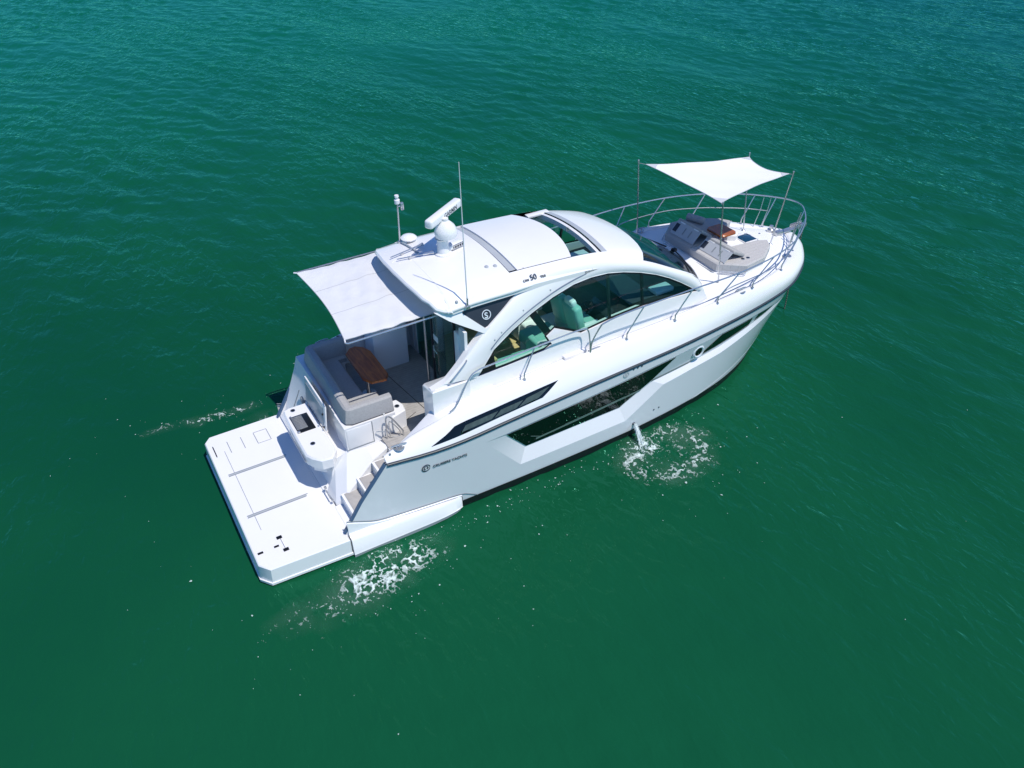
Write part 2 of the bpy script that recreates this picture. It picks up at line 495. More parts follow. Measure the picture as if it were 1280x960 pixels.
def make_water():
    x0, x1, y0, y1, st = -26., 84., -26., 104., 0.16
    nx = int((x1 - x0) / st) + 1; ny = int((y1 - y0) / st) + 1
    X, Y = np.meshgrid(np.linspace(x0, x1, nx), np.linspace(y0, y1, ny), indexing='ij')
    Zh = wave(X, Y)
    e = np.minimum.reduce([X - x0, x1 - X, Y - y0, y1 - Y]); Zh *= np.clip(e / 4, 0, 1)
    co = np.stack([X, Y, Zh], -1).reshape(-1, 3)
    idx = np.arange(nx * ny).reshape(nx, ny)
    q = np.stack([idx[:-1, :-1], idx[1:, :-1], idx[1:, 1:], idx[:-1, 1:]], -1).reshape(-1, 4)
    B = 4000.
    outer = np.array([(-B, -B, 0), (B, -B, 0), (B, B, 0), (-B, B, 0)])
    cor = [idx[0, 0], idx[-1, 0], idx[-1, -1], idx[0, -1]]
    o = len(co)
    co = np.concatenate([co, outer])
    q = np.concatenate([q, np.array([(o, o + 1, cor[1], cor[0]), (o + 1, o + 2, cor[2], cor[1]), (o + 2, o + 3, cor[3], cor[2]), (o + 3, o, cor[0], cor[3])])])
    me = bpy.data.meshes.new('water')
    me.vertices.add(len(co)); me.vertices.foreach_set('co', co.ravel())
    me.loops.add(q.size); me.loops.foreach_set('vertex_index', q.ravel().astype(np.int32))
    me.polygons.add(len(q)); me.polygons.foreach_set('loop_start', np.arange(0, q.size, 4, dtype=np.int32))
    me.update(); me.validate()
    me.shade_smooth()
    me.materials.append(M['water'])
    ob = bpy.data.objects.new('water', me); COL.objects.link(ob)
    tag(ob, kind='structure')
make_water()

# ------------------------------------------------------------------ yacht: lines
def y_w(x): return PI(x, [0, 2, 4, 6, 8, 9, 10, 11, 12, 13, 13.8, 14.1], [2.0, 2.06, 2.10, 2.13, 2.11, 2.05, 1.95, 1.77, 1.45, 0.92, .36, 0])
def y_r(x): return PI(x, [1.5, 2.5, 3.4, 4.2, 5, 7, 9, 11, 12, 13, 13.9, 14.5, 14.85, 14.95], [2.05, 2.12, 2.22, 2.26, 2.25, 2.21, 2.17, 2.03, 1.9, 1.68, 1.22, .68, .22, 0])
def z_r(x): return PI(x, [1.5, 2.5, 3.4, 4.2, 5, 7, 9, 11, 13, 15], [1.86, 1.84, 1.82, 1.85, 1.9, 1.98, 2.05, 2.12, 2.18, 2.24])
def stem(t): return 14.1 + 0.85 * t if t >= 0 else 14.1 + 0.9 * t
def hull_y(x, z):
    zr = z_r(x); t = z / zr
    XS = stem(t)
    if x > 7:
        u = min(1, (x - 7) / (XS - 7)); a = y_w(7 + u * 7.1); b = y_r(7 + u * 7.95)
        e = 1 + 0.45 * max(0, u - 0.3)
    else: a = y_w(x); b = y_r(x); e = 1
    if t < 0: return max(0, a * (1 + 0.45 * z))
    return a + (b - a) * min(1, t)**e
def y_g(x): return PI(x, [2.55, 3.3, 4, 5.5, 7.1, 9.2, 10.6, 11.6, 12.77, 13.9, 14.35, 14.55, 14.6], [2.03, 1.95, 1.95, 1.92, 1.88, 1.88, 1.86, 1.81, 1.53, .83, .4, .13, 0])
def z_g(x): return PI(x, [2.55, 3.3, 3.75, 4.2, 5.5, 7, 9.3, 11.6, 12.8, 13.9, 14.6], [1.93, 2.13, 2.22, 2.33, 2.43, 2.49, 2.55, 2.64, 2.62, 2.53, 2.48])
def side_y(x, z): return 1.66 - 0.05 * (z - 2.6) - 0.12 * max(0, z - 2.6)**2 - 0.03 * max(0, x - 9)**2
def z_deck(x, y):
    k = min(1, max(0, (x - 9.3) / 2)); k = k * k * (3 - 2 * k)
    return z_g(x) - 0.07 + 0.13 * k * max(0, 1 - (y / max(0.2, y_g(x)))**2)
ZC = ([3.9, 4.9, 5.75, 6.6, 7.4, 8, 8.6, 9.1, 9.45], [4.40, 4.465, 4.46, 4.43, 4.385, 4.30, 4.16, 3.98, 3.80])
def z_roof(x, y): return PI(x, *ZC) - 0.12 * (y / 1.2)**2 - 1.9 * max(0, abs(y) - 1.1)**2

yacht = thing('motor_yacht', 'white motor yacht with arched hardtop floating on the green water', 'yacht', (7.4, 0, 0))
YO = Vector((7.4, 0, 0))
def part(mb, name, m, parent=None, **k):
    """geometry is written in world coordinates; the yacht's origin lies amidships on the waterline"""
    o = mb.build(name, m, None, **k)
    if parent is None:
        o.parent = yacht; o.matrix_parent_inverse = Matrix.Translation(-YO)
    else:
        o.parent = parent
    return o
def reown(o):
    o.parent = yacht; o.matrix_parent_inverse = Matrix.Translation(-YO); return o

# recess and glass outlines on the hull side (x, z)
REC_LOW = [(4.50, 1.55), (5.34, .55), (8.02, .53), (9.02, 1.13), (9.85, 1.20), (10.8, 1.24), (11.9, 1.42), (12.6, 1.57), (13.25, 1.76)]
REC_TOP = [(12.6, 1.86), (11.8, 1.88), (10.65, 1.86), (9.4, 1.83), (7.42, 1.68), (6.2, 1.62), (5.0, 1.56)]
INN_LOW = [(4.95, 1.525), (5.52, .86), (7.93, .84), (8.75, 1.27), (9.80, 1.31), (10.8, 1.36), (11.9, 1.54), (12.55, 1.68), (13.0, 1.78)]
INN_TOP = [(12.55, 1.84), (11.8, 1.855), (10.65, 1.835), (9.4, 1.805), (7.42, 1.655), (6.2, 1.595), (5.05, 1.54)]
def ztop_rec(x): return PI(x, [4.5, 6.2, 7.42, 9.4, 10.65, 11.8, 13.3], [1.54, 1.60, 1.66, 1.81, 1.84, 1.86, 1.82])
def depth(x, z): return 0.012 + 0.13 * min(1, max(0, ztop_rec(x) - z) / 0.75)
def inner_y(x, z, o=0.0): return hull_y(x, z) - depth(x, z) + o

# hull shell
hx = list(np.arange(1.6, 3.2, 0.16)) + list(np.arange(3.2, 12.4, 0.16)) + list(np.arange(12.4, 14.98, 0.07))
hull_out = [(1.60, -0.55), (1.60, .45), (2.0, 1.09), (2.55, z_r(2.55))]
hull_out += [(x, z_r(x)) for x in hx if 2.7 < x < 14.9] + [(stem(t), t * z_r(14.9)) for t in (1, .85, .7, .55, .4, .25, .1, 0, -.1)] + [(13.7, -0.55)]
hm = MB()
for s in (-1, 1):
    panel(hm, hull_out, lambda x, z: (x, s * hull_y(x, z), z), holes=[REC_LOW + REC_TOP], step=0.15, extra=lambda a, b: hx)
    panel(hm, [(1.60, .2), (1.60, .45), (2.0, 1.09), (2.50, 1.80), (3.1, 1.80), (3.1, .2)], lambda x, z: (x, s * (hull_y(x, z) - .07), z), step=0.2)
hm.grid([[(1.6 , s * (2.05 - .0), z) for s in (-1, 1)] for z in (-0.55, .42)])
hull = part(hm, 'hull', 'hull', smooth=24)
for s in (-1, 1):                                        # recessed window band: ledge and inner panel
    lm = MB(); inn = INN_LOW + INN_TOP; out = REC_LOW + REC_TOP
    pm = MB(); panel(pm, inn, lambda x, z: (x, s * inner_y(x, z), z), step=0.15)
    n = len(out)
    for i in range(n):                                   # the ledge between hull side and recessed panel
        a, b, c, d = out[i], out[(i + 1) % n], inn[(i + 1) % n], inn[i]
        k = max(1, int((Vector(b) - Vector(a)).length / .15 + .5)); rows = []
        for t in range(k + 1):
            t /= k
            p = (a[0] + (b[0] - a[0]) * t, a[1] + (b[1] - a[1]) * t); q = (d[0] + (c[0] - d[0]) * t, d[1] + (c[1] - d[1]) * t)
            rows.append([(p[0], s * hull_y(*p), p[1]), (q[0], s * inner_y(*q), q[1])])
        lm.grid(rows)
    part(pm, 'recess_panel', 'hull', hull, smooth=50); part(lm, 'window_ledge', 'hull', hull, smooth=12)

# wing edge: slanted aft edge of each hull side, trim coloured with its blue shade
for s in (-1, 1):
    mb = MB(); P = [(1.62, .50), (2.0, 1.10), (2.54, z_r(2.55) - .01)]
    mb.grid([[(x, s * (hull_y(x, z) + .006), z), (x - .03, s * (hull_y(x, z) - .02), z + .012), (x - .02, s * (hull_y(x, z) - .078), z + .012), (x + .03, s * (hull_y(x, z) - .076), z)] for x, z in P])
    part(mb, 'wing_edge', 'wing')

# boot stripe and dark bottom at the waterline, raised to paint in the dark reflection
mb = MB()
for s in (-1, 1):
    for z0, z1, o in ((-.35, .085, .006),):
        mb = MB(); xs = [x for x in hx if x > 3.9 and x < 13.9] + [13.95, 14.02, 14.07, 14.1, 14.13]
        mb.grid([[(min(x, stem(z / 2.2)), s * (hull_y(min(x, stem(z / 2.2)), z) + o), z) for z in (-.35, 0, .18 + .05 * max(0, (x - 8) / 6))] for x in xs])
        part(mb, 'boot_stripe', 'bottom')
for s in (-1, 1):                                        # spray rail low on the bow
    mb = MB()
    P = [(x, PI(x, [9.4, 10.5, 12, 13.4, 14.0], [.10, .22, .42, .72, .95])) for x in np.arange(9.4, 14.0, 0.15)]
    mb.grid([[(x, s * (hull_y(x, z + .03) + .002), z + .03), (x, s * (hull_y(x, z) + .012 * min(1, (x - 9.38) / 1.5)), z), (x, s * (hull_y(x, z - .02) + .002), z - .025)] for x, z in P])
    part(mb, 'spray_rail', 'hull')

# hull glass
def hull_glass(poly, s, o=0.008):
    mb = MB()
    panel(mb, poly, lambda x, z: (x, s * inner_y(x, z, o), z), step=0.14)
    return mb
G1 = [(4.99, 1.52), (5.54, .88), (7.92, .865), (8.66, 1.29), (9.28, 1.775), (7.42, 1.64), (6.2, 1.58)]
M['bar'] = mat('window_bar_green', (0.16, 0.22, 0.19), 0.3)
for s in (-1, 1):
    gw = part(hull_glass(G1, s), 'hull_window', 'dglass')
    gw['label'] = 'long dark hull window amidships'
    def bar(x0, z0, x1, z1, w, o):                      # trim bars inside the long window
        mb = MB()
        mb.grid([[(x0 + (x1 - x0) * t, s * inner_y(x0 + (x1 - x0) * t, z0 + (z1 - z0) * t + dz, o), z0 + (z1 - z0) * t + dz) for dz in (-w, w)] for t in np.linspace(0, 1, 12)])
        part(mb, 'window_bar', 'bar', gw)
    bar(5.75, 1.00, 8.45, 1.16, .028, .013)
    bar(6.45, 1.08, 8.0, 1.17, .008, .016)
    bar(5.60, 1.16, 5.86, 1.02, .010, .014)
for s in (-1, 1): part(hull_glass([(8.70, 1.28), (9.80, 1.322), (10.03, 1.37), (9.70, 1.365), (8.74, 1.335)], s, .006), 'knuckle_shade', 'bar')  # strip painted for the ledge's inner shade and green reflection
G2 = [(10.05, 1.385), (11.76, 1.56), (11.74, 1.83), (10.68, 1.815)]
G3 = [(11.95, 1.60), (12.42, 1.68), (12.62, 1.80), (11.95, 1.835)]
for g in (G2, G3):
    for s in (-1, 1): part(hull_glass(g, s), 'bow_window', 'dglass')
# porthole, emblem and vents on the hull side
for s in (-1, 1):
    mb = MB(); c = (10.0, s * inner_y(10.0, 1.60, .012), 1.60)
    mb.lathe([(.105, .0), (.105, .015), (.13, .03), (.165, .012), (.165, 0)], c, 28, (0.02, s, -.05))
    ph = part(mb, 'porthole', 'silver')
    mb = MB(); mb.lathe([(0, .008), (.108, .008), (.108, 0)], c, 24, (0.02, s, -.05)); part(mb, 'porthole_glass', 'dglass', ph)
    for x in (8.06, 8.17, 8.28):
        mb = MB(); mb.lathe([(0, .008), (.02, .008), (.024, 0)], (x, s * hull_y(x, 1.93), 1.93), 10, (0, s, 0)); part(mb, 'vent', 'line')
    mb = MB(); c = (7.87, s * hull_y(7.87, 1.87), 1.87)
    mb.lathe([(.05, .0), (.05, .01), (.075, .01), (.075, 0)], c, 20, (0, s, 0)); mb.box((c[0], c[1] + s * .004, c[2]), (.03, .012, .1), bevel=.004)
    part(mb, 'emblem', 'track')
    for x in (8.85, 9.0):
        mb = MB(); mb.lathe([(0, .01), (.018, .01), (.022, 0)], (x, s * hull_y(x, .48), .48), 10, (0, s, 0)); part(mb, 'drain_fitting', 'line')
    mb = MB(); mb.lathe([(0, .03), (.03, .03), (.04, 0)], (8.28, s * hull_y(8.28, .34), .34), 12, (0, s, 0))
    part(mb, 'drain_fitting', 'line')

# lettering and emblem on the quarter
def hull_text(o, x, z, m='line'):
    pass
y0 = -(hull_y(3.4, 1.45) + .012); y1 = -(hull_y(4.05, 1.45) + .012)
reown(text_mesh('hull_lettering', 'CRUISERS YACHTS', .085, frame((3.40, y0, 1.415), (.65, y1 - y0, 0.0), (y1 - y0, -.65, -.04)), 'line', None, .002, 1.0, .0012))
mb = MB(); c = Vector((3.27, -(hull_y(3.27, 1.45)), 1.45))
mb.lathe([(.068, 0), (.068, .006), (.090, .006), (.090, 0)], c, 28, (0, -1, -.08))
mb.lathe([(0, .004), (.05, .004), (.05, 0)], c, 28, (0, -1, -.08))
part(mb, 'emblem', 'line')
reown(text_mesh('emblem_letter', 'S', .11, frame((c.x - .034, c.y - .010, c.z - .04), (1, 0, 0), (0, -1, -.06)), 'silver', None, .002, 1.0, .002))

# ------------------------------------------------------------------ bulwark (moulded band over the rub rail)
X0 = 2.55
gs = [1 - (1 - t)**2.2 for t in np.linspace(0, 1, 90)]
def R0(g): x = X0 + (14.95 - X0) * g; return x, y_r(x), z_r(x)
def R3(g): x = X0 + (14.6 - X0) * g; return x, y_g(x), z_g(x)
def bul(g, v):
    a = R0(g); b = R3(g)
    kb = min(1, max(0, (g - .55) / .4)); kb = kb * kb * (3 - 2 * kb)       # fuller, rounder towards the bow
    h = PI(v, [0, .3, .6, .85, 1], [0, .22 - .17 * kb, .52 - .22 * kb, .82 - .14 * kb, 1.0])
    x = a[0] + (b[0] - a[0]) * h; y = a[1] + (b[1] - a[1]) * h
    y += (0.018 + .03 * kb) * math.sin(math.pi * min(1, v / .9)) * min(1, a[1] / .5) * min(1, max(0, (a[0] - 2.5) / 1.5))
    return x, y, a[2] + (b[2] - a[2]) * PI(v, [0, .6, .85, 1], [.0, .62 + .10 * kb, .89 + .05 * kb, 1.0])
mb = MB()
for s in (-1, 1):
    rows = []
    for g in gs:
        row = [bul(g, v) for v in np.linspace(0, 1, 14)]
        x, y, z = row[-1]
        k = max(0, (y - .10) / y) if y > .001 else 0
        gx = -.09 * g**3
        row += [(x + gx * .3, y * (1 - (1 - k) * .35), z + .004), (x + gx * .7, y * (1 - (1 - k) * .75), z - .02), (x + gx, y * k, z - .068), (x + gx * 1.2, y * k * .985, z - .11)]
        rows.append([(p[0], s * p[1], p[2]) for p in row])
    mb.grid(rows)
bulwark = part(mb, 'bulwark', 'gel', smooth=40)

mb = MB()                                                # rub rail: dark steel with a bright insert
pts = [R0(g) for g in gs]
full = [(x, -y, z) for x, y, z in pts] + [(x, y, z) for x, y, z in pts[::-1]]
def rail_strip(mb, prof):
    rows = []
    n = len(full)
    for i, p in enumerate(full):
        a = Vector(full[max(0, i - 1)]); b = Vector(full[min(n - 1, i + 1)]); t = (b - a); t.z = 0
        t = t.normalized() if t.length > 1e-6 else Vector((0, 1, 0))
        nrm = Vector((t.y, -t.x, 0))
        rows.append([Vector(p) + nrm * o + Vector((0, 0, dz)) for o, dz in prof])
    mb.grid(rows)
rail_strip(mb, [(0, -.032), (.026, -.029), (.038, -.015), (.038, .004), (.026, .014), (0, .018)])
part(mb, 'rub_rail', 'rub', smooth=50)
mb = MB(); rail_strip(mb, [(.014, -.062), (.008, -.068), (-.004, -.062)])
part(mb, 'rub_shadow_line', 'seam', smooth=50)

# side windows in the bulwark
def gill(parts):
    for poly, m, nm, o in parts:
        for s in (-1, 1):
            mb = MB()
            def f(x, v):
                g = (x - X0) / (14.78 - X0)
                a = Vector(bul(g, v)); d = Vector(bul(g, min(1, v + .05))) - Vector(bul(g, v - .05)); nn = Vector((0, d.z, -d.y)).normalized()
                a = a + nn * o
                return (a.x, s * a.y, a.z)
            panel(mb, poly, f, step=0.12)
            part(mb, nm, m)
gill([([(3.40, .25), (4.10, .24), (5.80, .28), (6.26, .60), (4.82, .59), (3.94, .62)], 'dglass', 'side_window', .006),
      ([(4.02, .33), (4.66, .315), (4.84, .47), (4.14, .49)], 'pane', 'side_pane', .011),
      ([(4.72, .315), (5.20, .315), (5.40, .47), (4.90, .47)], 'pane', 'side_pane', .011),
      ([(5.26, .315), (5.70, .33), (6.02, .53), (5.48, .48)], 'pane', 'side_pane', .011)])
mb = MB()

# ------------------------------------------------------------------ stern: sponsons, platform, transom
for s in (-1, 1):
    mb = MB(); rows = []
    for x in list(np.linspace(1.66, 3.2, 12)) + [3.4, 3.55, 3.7, 3.82, 3.91, 3.97, 3.995]:
        k = 1 if x < 3.2 else math.sqrt(max(0.0, 1 - ((x - 3.2) / .8)**2))
        zc = PI(x, [1.6, 1.75, 2.3, 3.3, 3.95, 4], [.80, .74, .52, .44, .38, .36])
        yo = 2.10 + (.12 * k) + .02 * (x - 1.6) / 2.4
        zt = PI(x, [1.6, 4], [.45, .34])
        rows.append([(x, s * (hull_y(x, zc) - .02), zc), (x, s * (hull_y(x, zc) + .022), zc - .03), (x, s * (2.09), min(zc - .08, zt + .05)), (x, s * (yo - .03), zt), (x, s * yo, zt - .04), (x, s * (yo + .02), .10 * k + .02), (x, s * (yo + .035), .075), (x, s * (yo + .02), .05), (x, s * 2.0, -.1)])
    mb.grid(rows)
    mb.add(rows[0], [tuple(range(len(rows[0])))]); mb.add(rows[-1], [tuple(range(len(rows[0])))])
    part(mb, 'sponson', 'gel', smooth=40)
for s in (-1, 1):
    mb = MB()
    mb.grid([[(x, s * (2.10 + .145 * k + .02 * (x - 1.6) / 2.4), .055), (x, s * (2.10 + .15 * k + .02 * (x - 1.6) / 2.4), .0), (x, s * 2.0, -.2)] for x, k in [(1.66, 1), (2.2, 1), (3.0, 1), (3.3, .97), (3.6, .85), (3.82, .6), (3.93, .35)]])
    part(mb, 'sponson_stripe', 'seam'); mb = MB()
    mb.grid([[(x, s * (hull_y(x, PI(x, [1.6, 1.75, 2.3, 3.3, 3.95, 4.4], [.80, .74, .52, .44, .38, .14]) + d) + .012), PI(x, [1.6, 1.75, 2.3, 3.3, 3.95, 4.4], [.80, .74, .52, .44, .38, .14]) + d) for d in (.0, .022)] for x in np.linspace(1.66, 4.35, 20)])
    part(mb, 'chine_shade', 'seam')  # dark strip painted in for the shadow gap above the sponson

plat = [(0.0, -1.92), (.16, -2.13), (1.635, -2.20), (1.635, 2.15), (.13, 2.13), (0.0, 1.97)]
def rake(mb):
    mb.v = [(x - (.02 * (1 - min(1, max(0, (z - .1) / .33))) if x < .3 else 0), y, z) for x, y, z in mb.v]
    return mb
mb = MB(); mb.prism(plat, .10, .45, .018); rake(mb)
platform = part(mb, 'swim_platform', 'gel')
mb = MB(); mb.prism([(x * .985 + .01, y * .992) for x, y in plat], .03, .11)
rake(mb); mb.box((.95, 0, -.2), (1.5, 3.6, .5)); part(mb, 'platform_underside', 'bottom', platform)
mb = MB(); mb.prism([(p[0] + (.012 if p[0] > 1 else -.018), p[1] * 1.008) for p in plat], .065, .115); rake(mb); part(mb, 'platform_lip', 'gel', platform)
for y in (-.67, .67):
    mb = MB(); mb.box((.76, y + .028, .4512), (1.16, .050, .004)); tr_ = part(mb, 'track_channel', 'track', platform)
    mb = MB(); mb.box((.75, y, .4515), (1.16, .020, .006)); part(mb, 'bunk_track', 'seam', tr_)
    mb = MB(); mb.box((.77, y + .056, .4515), (1.20, .018, .006)); part(mb, 'bunk_track', 'seam', tr_)
mb = MB()
for i, x in enumerate((.12, .42, .71, .985, 1.265)): mb.box((x, 1.58, .451), (.014, .40, .005))
mb.box((.985 + .14, 1.785, .451), (.28, .012, .005)); mb.box((1.12, 1.385, .451), (.27, .010, .005))
mb.box((.30, .2, .4507), (.010, 2.6, .004))
part(mb, 'platform_seam', 'seam', platform)
for c_, s_ in (((.12, 1.58, .452), (.022, .36, .008)), ((.53, -1.46, .455), (.10, .07, .02)), ((.55, -1.81, .455), (.10, .07, .02)), ((.42, -1.65, .455), (.09, .04, .018)), ((.12, -1.66, .455), (.10, .045, .018))):
    mb = MB(); mb.box(c_, s_, bevel=.003); part(mb, 'platform_fitting', 'black', platform)
mb = MB(); mb.tube([(.54, -1.5, .456), (.545, -1.78, .456)], .006, 6); part(mb, 'fitting_link', 'chrome', platform)

# transom body
mb = MB()
mb.yprism([(1.66, .2), (1.66, .47), (1.80, .50), (1.92, 1.1), (1.98, 1.21), (2.26, 1.30), (2.26, 1.86), (2.5, 1.86), (2.5, .2)], -.80, .96)
mb.yprism([(1.66, .2), (1.66, .52), (1.78, .62), (2.18, 1.60), (2.26, 1.86), (2.5, 1.86), (2.5, .2)], .96, 2.02)
mb.yprism([(2.24, .6), (2.24, 1.87), (3.28, 1.87), (3.28, .6)], -.855, -.3)             # locker under the return seat
part(mb, 'transom', 'gel')
mb = MB(); mb.box((1.66, 0, .32), (.12, 4.1, .25)); part(mb, 'transom_step', 'gel')
# sloping moulding between locker and stairs
mb = MB()
A = [(2.235, -.80, 1.34), (2.62, -.86, 1.29), (3.02, -.86, 1.30), (3.02, -1.17, 1.40), (2.60, -1.22, 1.22), (1.95, -1.30, .66), (1.74, -1.22, .50), (1.72, -.80, .50), (1.95, -.80, .98)]
B = [(x, y, .3) for x, y, z in A]; n = len(A)
mb.add(A + B, [(0, 1, 4, 5), (1, 2, 3, 4), (0, 5, 6, 8), (6, 7, 8)] + [(i, (i + 1) % n, n + (i + 1) % n, n + i) for i in range(n)])
part(mb, 'stair_moulding', 'gel', smooth=20)
mb = MB()
mb.box((2.52, -.858, 1.60), (.50, .012, .46), bevel=.004)
for x in (2.79,): mb.box((x + .006, -.857, 1.60), (.01, .012, .50))
lk = part(mb, 'locker_door', 'gel')
mb = MB(); mb.box((2.79, -.860, 1.60), (.012, .006, .50)); mb.box((2.52, -.860, 1.352), (.56, .006, .012)); part(mb, 'locker_seam', 'seam', lk)
# stairs
mb = MB()
mb.yprism([(1.70, .2), (1.70, .455), (1.86, .455), (1.86, .70), (2.21, .70), (2.21, .95), (2.55, .95), (2.55, 1.2), (2.92, 1.2), (2.92, 1.396), (3.3, 1.396), (3.3, .2)], -2.02, -1.24)
st = part(mb, 'boarding_stairs', 'gel', smooth=20)
mb = MB()
for x0, x1, z in ((1.90, 2.20, .70), (2.24, 2.54, .95), (2.59, 2.91, 1.20)): mb.box(((x0 + x1) / 2, -1.62, z + .006), (x1 - x0 - .02, .70, .012), bevel=.004)
part(mb, 'stair_tread', 'tread', st)

# cockpit floor and inner walls
mb = MB()
mb.prism([(2.45, 1.88), (2.45, -.3), (3.27, -.3), (3.27, -.858), (2.93, -.9), (2.93, -2.0), (3.85, -2.0), (3.85, -1.6), (5.0, -1.6), (5.0, 1.88)], 1.32, 1.40)
part(mb, 'cockpit_floor', 'teak')
mb = MB(); mb.box((4.0, -.05, 1.403), (.012, 2.4, .004), .12); mb.box((3.62, -.62, 1.403), (.5, .01, .004), .45)
part(mb, 'floor_hatch_seam', 'black')
def coam_in(x, s):
    if s < 0: return PI(x, [2.55, 2.8, 3.25, 3.75, 4.1, 5.2], [1.98, 1.90, 1.74, 1.52, 1.46, 1.44])
    return PI(x, [2.55, 2.8, 3.25, 3.75, 5.2], [1.92, 1.88, 1.86, 1.84, 1.80])
for s in (-1, 1):
    mb = MB(); rows = []
    for x in np.linspace(2.56, 5.0, 26):
        yi = coam_in(x, s); z = z_g(x) - .012
        z2 = z - .03 if x < 3.72 else z
        rows.append([(x, s * (y_g(x) - .015), z), (x, s * (yi + .05), z2), (x, s * (yi + .012), z2 - .012), (x, s * yi, z2 - .05), (x, s * yi, 1.0 if s > 0 else .5)])
    mb.grid(rows)
    r = rows[0]; mb.add([r[0], r[1], r[2], r[3], (2.56, r[3][1], 1.75), (2.56, s * 2.1, 1.75)], [(0, 1, 2, 3, 4, 5)])
    part(mb, 'coaming', 'gel', smooth=45)
# coaming end blocks under the arch feet, with cup holders
for s in (-1, 1):
    mb = MB()
    mb.prism([(3.74, s * 1.24), (3.80, s * 1.20), (4.5, s * 1.20), (4.5, s * 1.72), (3.72, s * 1.72)], 1.35, lambda x, y: 2.60 + .12 * max(0, min(1, (abs(y) - 1.25) / .4)), .02)
    part(mb, 'arch_foot', 'gel')

# seating
def seat_block(mb, poly, z0, z1, bev=.03): mb.prism(poly, z0, z1, bev)
sofa_m = MB()
seat_block(sofa_m, [(2.45, -.58), (3.24, -.58), (3.24, -.02), (3.0, .05), (3.0, 1.45), (3.18, 1.45), (3.18, 1.84), (2.45, 1.84)], 1.74, 1.85, .02)
sofa = part(sofa_m, 'cockpit_sofa', 'grey')
mb = MB(); mb.prism([(2.47, -.56), (3.20, -.56), (3.20, -.04), (2.96, .03), (2.96, 1.47), (3.14, 1.47), (3.14, 1.84), (2.47, 1.84)], 1.38, 1.745); part(mb, 'sofa_base', 'gel', sofa)
def slant(mb, a, b, a2, b2, z0, z1, bev=0.0):
    mb.add([(*a, z0), (*b, z0), (*b2, z0), (*a2, z0)], [])
mb = MB()                                                # backrests: aft run, starboard return, port return
def sweep(mb, path, prof):
    P = [Vector(p) for p in path]; n = len(P); rows = []
    for i, p in enumerate(P):
        d1 = (P[i] - P[i - 1]).normalized() if i else (P[1] - P[0]).normalized()
        d2 = (P[i + 1] - P[i]).normalized() if i < n - 1 else d1
        n1 = Vector((-d1.y, d1.x)); n2 = Vector((-d2.y, d2.x)); m = n1 + n2; m = m / (m.length_squared / 2)
        rows.append([(p.x + m.x * o, p.y + m.y * o, z) for o, z in prof])
    mb.grid(rows, closed=True)
    for r in (rows[0], rows[-1]): mb.add(r, [tuple(range(len(r)))])
SP = [(3.24, 1.84), (2.50, 1.84), (2.40, 1.80), (2.34, 1.70), (2.28, -.64), (2.31, -.76), (2.42, -.825), (3.28, -.83)]
sweep(mb, SP, [(.0, 1.905), (.10, 1.80), (.27, 1.84), (.25, 2.12), (.23, 2.18), (.19, 2.21), (.10, 2.215), (.06, 2.185), (.0, 1.94)])
part(mb, 'sofa_backrest', 'grey', sofa, smooth=30)
mb = MB(); sweep(mb, [(3.22, 1.82)] + SP[1:-1] + [(3.22, -.825)], [(.012, 1.86), (.05, 1.86), (.05, 1.91), (.012, 1.91)]); part(mb, 'sofa_trim', 'slate', sofa)
mb = MB(); mb.box((3.06, -.83, 1.885), (.03, .03, .05)); part(mb, 'trim_clip', 'gel', sofa)
# little shelf with drink holder at the end of the return seat
mb = MB(); mb.prism([(3.20, -.90), (3.52, -.80), (3.56, -.62), (3.50, -.40), (3.22, -.40)], 1.35, 1.80, .02)
sh = part(mb, 'seat_end_shelf', 'gel')
def cup(loc, parent=None, name='cup_holder', r=.05):
    mb = MB(); mb.lathe([(0, -.002), (r * .75, -.002), (r * .78, .006), (r, .006), (r * 1.05, 0)], loc, 18)
    o = part(mb, name, 'chrome', parent)
    mb = MB(); mb.lathe([(0, .003), (r * .76, .003), (r * .76, -.002)], loc, 18); part(mb, 'cup_well', 'black', o)
cup((3.42, -.62, 1.805), None); cup((3.80, -1.36, 2.615), None); cup((3.18, 1.80, 2.17), None)
# stainless gate at the top of the stairs
mb = MB()
mb.tube(spline([(3.02, -.98, 1.25), (3.02, -.98, 1.60), (3.03, -.98, 1.88), (3.08, -.985, 1.93), (3.16, -1.0, 1.84), (3.30, -1.04, 1.58), (3.33, -1.05, 1.50), (3.33, -1.05, 1.34)], 5), .016, 8)
mb.tube(spline([(3.08, -.99, 1.42), (3.08, -.99, 1.76), (3.12, -1.0, 1.79), (3.26, -1.03, 1.56), (3.27, -1.03, 1.42), (3.2, -1.01, 1.40), (3.08, -.99, 1.42)], 5), .010, 8)
mb.tube([(3.02, -.98, 1.58), (2.84, -.90, 1.60)], .012, 8)
part(mb, 'stair_gate', 'chrome')

# grill console on the transom
mb = MB()
con = [(1.545, .93), (1.52, .80), (1.50, .40), (1.49, -.62), (1.56, -.76), (1.70, -.92), (1.90, -.95), (2.06, -.74), (2.06, .98), (1.66, .98)]
mb.prism(con, 1.17, 1.40, .03)
mb.prism([(1.62, .86), (1.60, -.60), (1.78, -.78), (2.06, -.70), (2.06, .9)], .95, 1.172)
console = part(mb, 'grill_console', 'gel')
mb = MB(); mb.box((1.475, -.05, 1.22), (.02, 1.1, .03), bevel=.006); part(mb, 'console_rail', 'chrome', console)
mb = MB(); mb.box((1.76, .345, 1.406), (.36, .56, .03), bevel=.008); part(mb, 'grill_frame', 'black', console)
mb = MB(); mb.box((1.70, .37, 1.424), (.22, .44, .012), bevel=.004)
for k in range(9): mb.box((1.70, .18 + .047 * k, 1.433), (.20, .012, .012), bevel=.003)
part(mb, 'grill_grate', 'grill', console)
